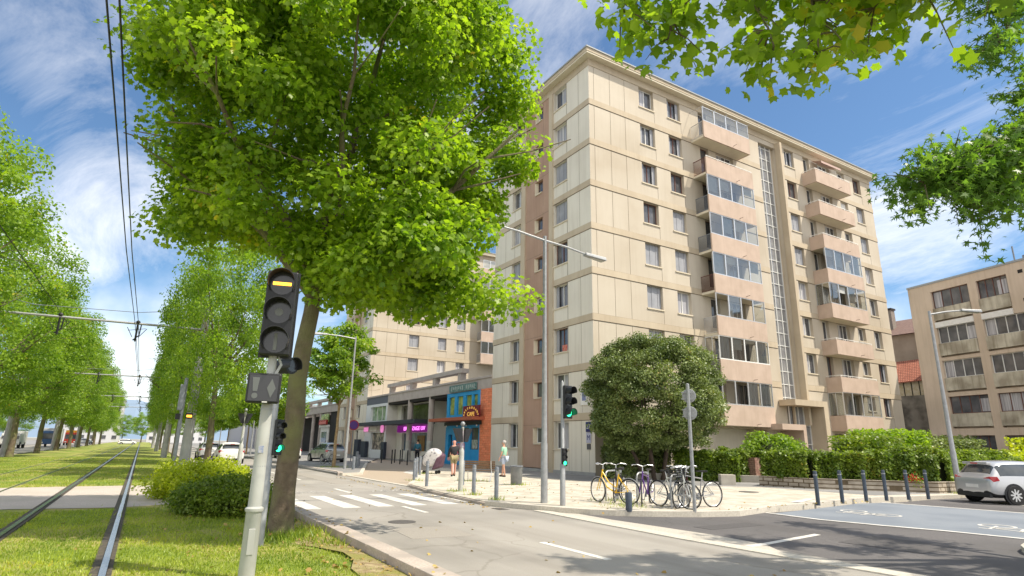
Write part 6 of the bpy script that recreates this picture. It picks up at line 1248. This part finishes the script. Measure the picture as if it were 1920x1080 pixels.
# ================================================================ PEOPLE
def person(loc, rz, label, skin, shirt, lower, H=1.72, shorts=True, arm=(0,0), stride=.12, hair=None, sleeve='short', bag=None, shoe=(.03,.03,.03)):
    T = thing('person', label, 'person', loc, rz); s = H/1.75; T.scale = (s,)*3
    # local: facing +y
    J_ = {'pel':(0,0,.93,.135),'sp':(0,.01,1.12,.13),'ch':(0,.0,1.33,.145),'nk':(0,.01,1.47,.06),'hd0':(0,.02,1.56,.075),'hd1':(0,.03,1.66,.095),'hd2':(0,.02,1.73,.07)}
    bones = [('pel','sp'),('sp','ch'),('ch','nk'),('nk','hd0'),('hd0','hd1'),('hd1','hd2')]
    for i, k in enumerate((-1,1)):
        st = stride*k; J_.update({'hp%d'%i:(k*.095,0,.90,.10),'kn%d'%i:(k*.10,st*.5+.02,.50,.062),'an%d'%i:(k*.105,st,.10,.042),'ft%d'%i:(k*.12,st+.15,.045,.038),'sh%d'%i:(k*.185,0,1.40,.062),'el%d'%i:(k*.25,-st*.3-.02+arm[i]*.3,1.13,.043),'wr%d'%i:(k*.26,-st*.6+.05+arm[i],.90+arm[i]*.5,.030),'pm%d'%i:(k*.26,-st*.6+.07+arm[i],.84+arm[i]*.5,.034)})
        bones += [('pel','hp%d'%i),('hp%d'%i,'kn%d'%i),('kn%d'%i,'an%d'%i),('an%d'%i,'ft%d'%i),('ch','sh%d'%i),('sh%d'%i,'el%d'%i),('el%d'%i,'wr%d'%i),('wr%d'%i,'pm%d'%i)]
        for f_, (dx, dz, L) in enumerate(((-.018,-.075,1),(-.006,-.085,1),(.006,-.08,1),(.018,-.07,1),(0,-.03,1))):
            nm = 'f%d%d'%(i,f_); px, py, pz, _ = J_['pm%d'%i]; J_[nm] = (px+(0 if f_ < 4 else -k*.0), py+dx*1.3+(.045 if f_ == 4 else .01), pz+dz, .0085); bones.append(('pm%d'%i, nm))
    def skinmesh(nm, keys, bl, mt, grow=1., add=0.):
        idx = {k: i for i, k in enumerate(keys)}; me = bpy.data.meshes.new(nm); me.from_pydata([J_[k][:3] for k in keys], [(idx[a], idx[b]) for a, b in bl], []); me.materials.append(mt)
        o = bpy.data.objects.new(nm, me); S.collection.objects.link(o); o.parent = T; md = o.modifiers.new('skin','SKIN')
        if not me.skin_vertices: return o
        sv = me.skin_vertices[0].data
        for k, i in idx.items(): r = J_[k][3]*grow+add; w_ = 1.28 if k in ('ch','sp','pel') else 1; sv[i].radius = (r*w_, r) if k in ('ch','sp','pel') else (r, r)
        sv[0].use_root = True; sb_ = o.modifiers.new('s','SUBSURF'); sb_.levels = 1; sb_.render_levels = 1
        for p in me.polygons: p.use_smooth = True
        md.use_smooth_shade = True; return o
    body = skinmesh('body', list(J_), bones, mat(*skin))
    K = ['ch','sp','pel','nk','sh0','sh1','el0','el1']+(['wr0','wr1'] if sleeve == 'long' else []); J2 = dict(J_)
    if sleeve == 'short':
        for i in (0,1): a, b = Vector(J_['sh%d'%i][:3]), Vector(J_['el%d'%i][:3]); c = a.lerp(b, .7); J_['el%d'%i] = (*c, .05)
    J_['nk'] = (*J_['nk'][:2], 1.44, .05)
    bl = [('ch','sp'),('sp','pel'),('ch','nk'),('ch','sh0'),('ch','sh1'),('sh0','el0'),('sh1','el1')]+([('el0','wr0'),('el1','wr1')] if sleeve == 'long' else [])
    skinmesh('shirt', K, bl, mat(*shirt), 1.0, .017); J_.update(J2)
    for i in (0,1):
        if shorts: a, b = Vector(J_['hp%d'%i][:3]), Vector(J_['kn%d'%i][:3]); J_['kn%d'%i] = (*a.lerp(b, .85), .078)
    K = ['pel','hp0','hp1','kn0','kn1']+([] if shorts else ['an0','an1']); bl = [('pel','hp0'),('pel','hp1'),('hp0','kn0'),('hp1','kn1')]+([] if shorts else [('kn0','an0'),('kn1','an1')])
    skinmesh('shorts' if shorts else 'trousers', K, bl, mat(*lower), 1.0, .014); J_.update(J2)
    for i in (0,1): x, y, z, _ = J_['an%d'%i]; m = MB(); m.ball((x*1.05,y+.06,.045), .06, 10, sc=(.85,2.2,.8)); m.build('shoe', mat('shoe leather', shoe, .7), T, smooth=True, world=False)
    hm = mat(*hair) if hair else mat(*skin); m = MB(); hx, hy, hz = 0, .0, 1.70
    if hair: m.ball((0,-.005,1.70), .105, 12, sc=(.95,1.02,.95)); m.build('hair', hm, T, smooth=True, world=False)
    fm = MB(); fm.ball((0,.125,1.655), .02, 6, sc=(.8,1,1.3)); fm.ball((.095,.02,1.66), .022, 6, sc=(.5,1,1.4)); fm.ball((-.095,.02,1.66), .022, 6, sc=(.5,1,1.4)); fm.build('face_features', mat(*skin), T, smooth=True, world=False)
    m = MB(); m.ball((.034,.108,1.69), .010, 6); m.ball((-.034,.108,1.69), .010, 6); m.box(-.022,.108,1.612,.022,.118,1.618); m.build('eyes_and_mouth', M_dark, T, world=False)
    if bag: m = MB(); m.add([(-.15,-.2,.95),(.15,-.2,.95),(.13,-.33,1.0),(-.13,-.33,1.0),(-.15,-.14,1.4),(.15,-.14,1.4),(.12,-.26,1.38),(-.12,-.26,1.38)], [(0,3,2,1),(4,5,6,7),(0,1,5,4),(1,2,6,5),(2,3,7,6),(3,0,4,7)]); m.build('backpack', mat(*bag), T, bevel=.05, world=False)
    return T
SK = ('skin tone',(.55,.31,.22),.6); SKP = ('flushed skin',(.58,.29,.22),.6)
person((13.62,27.95,.1), math.radians(-10), 'bald person in black top and khaki shorts walking away near the bench', SKP, ('black knit',(.03,.03,.035),.9), ('khaki cotton',(.32,.27,.15),.9), 1.76, True, (.0,.0), .16, None, 'long')
person((14.25,29.2,.1), math.radians(-6), 'person in red top and pale trousers walking beside the bald person, mostly hidden', SK, ('crimson top',(.45,.04,.1),.8), ('pale pink trousers',(.6,.5,.48),.8), 1.6, False, (0,0), .14, ('dark hair',(.05,.03,.02),.7))
person((15.96,26.96,.1), math.radians(35), 'person in mint green shirt and pale blue shorts by the wall', SK, ('mint cotton',(.32,.58,.42),.9), ('pale denim',(.48,.55,.68),.9), 1.75, True, (0,0), .12, ('grey hair',(.45,.42,.4),.7))
person((19.8,47.6,.1), math.radians(-20), 'person in teal top with dark trousers beyond the covered cart', SK, ('teal top',(.03,.14,.20),.8), ('black trousers',(.02,.02,.025),.9), 1.85, False, (0,0), .1, ('dark hair',(.05,.03,.02),.7), 'long')
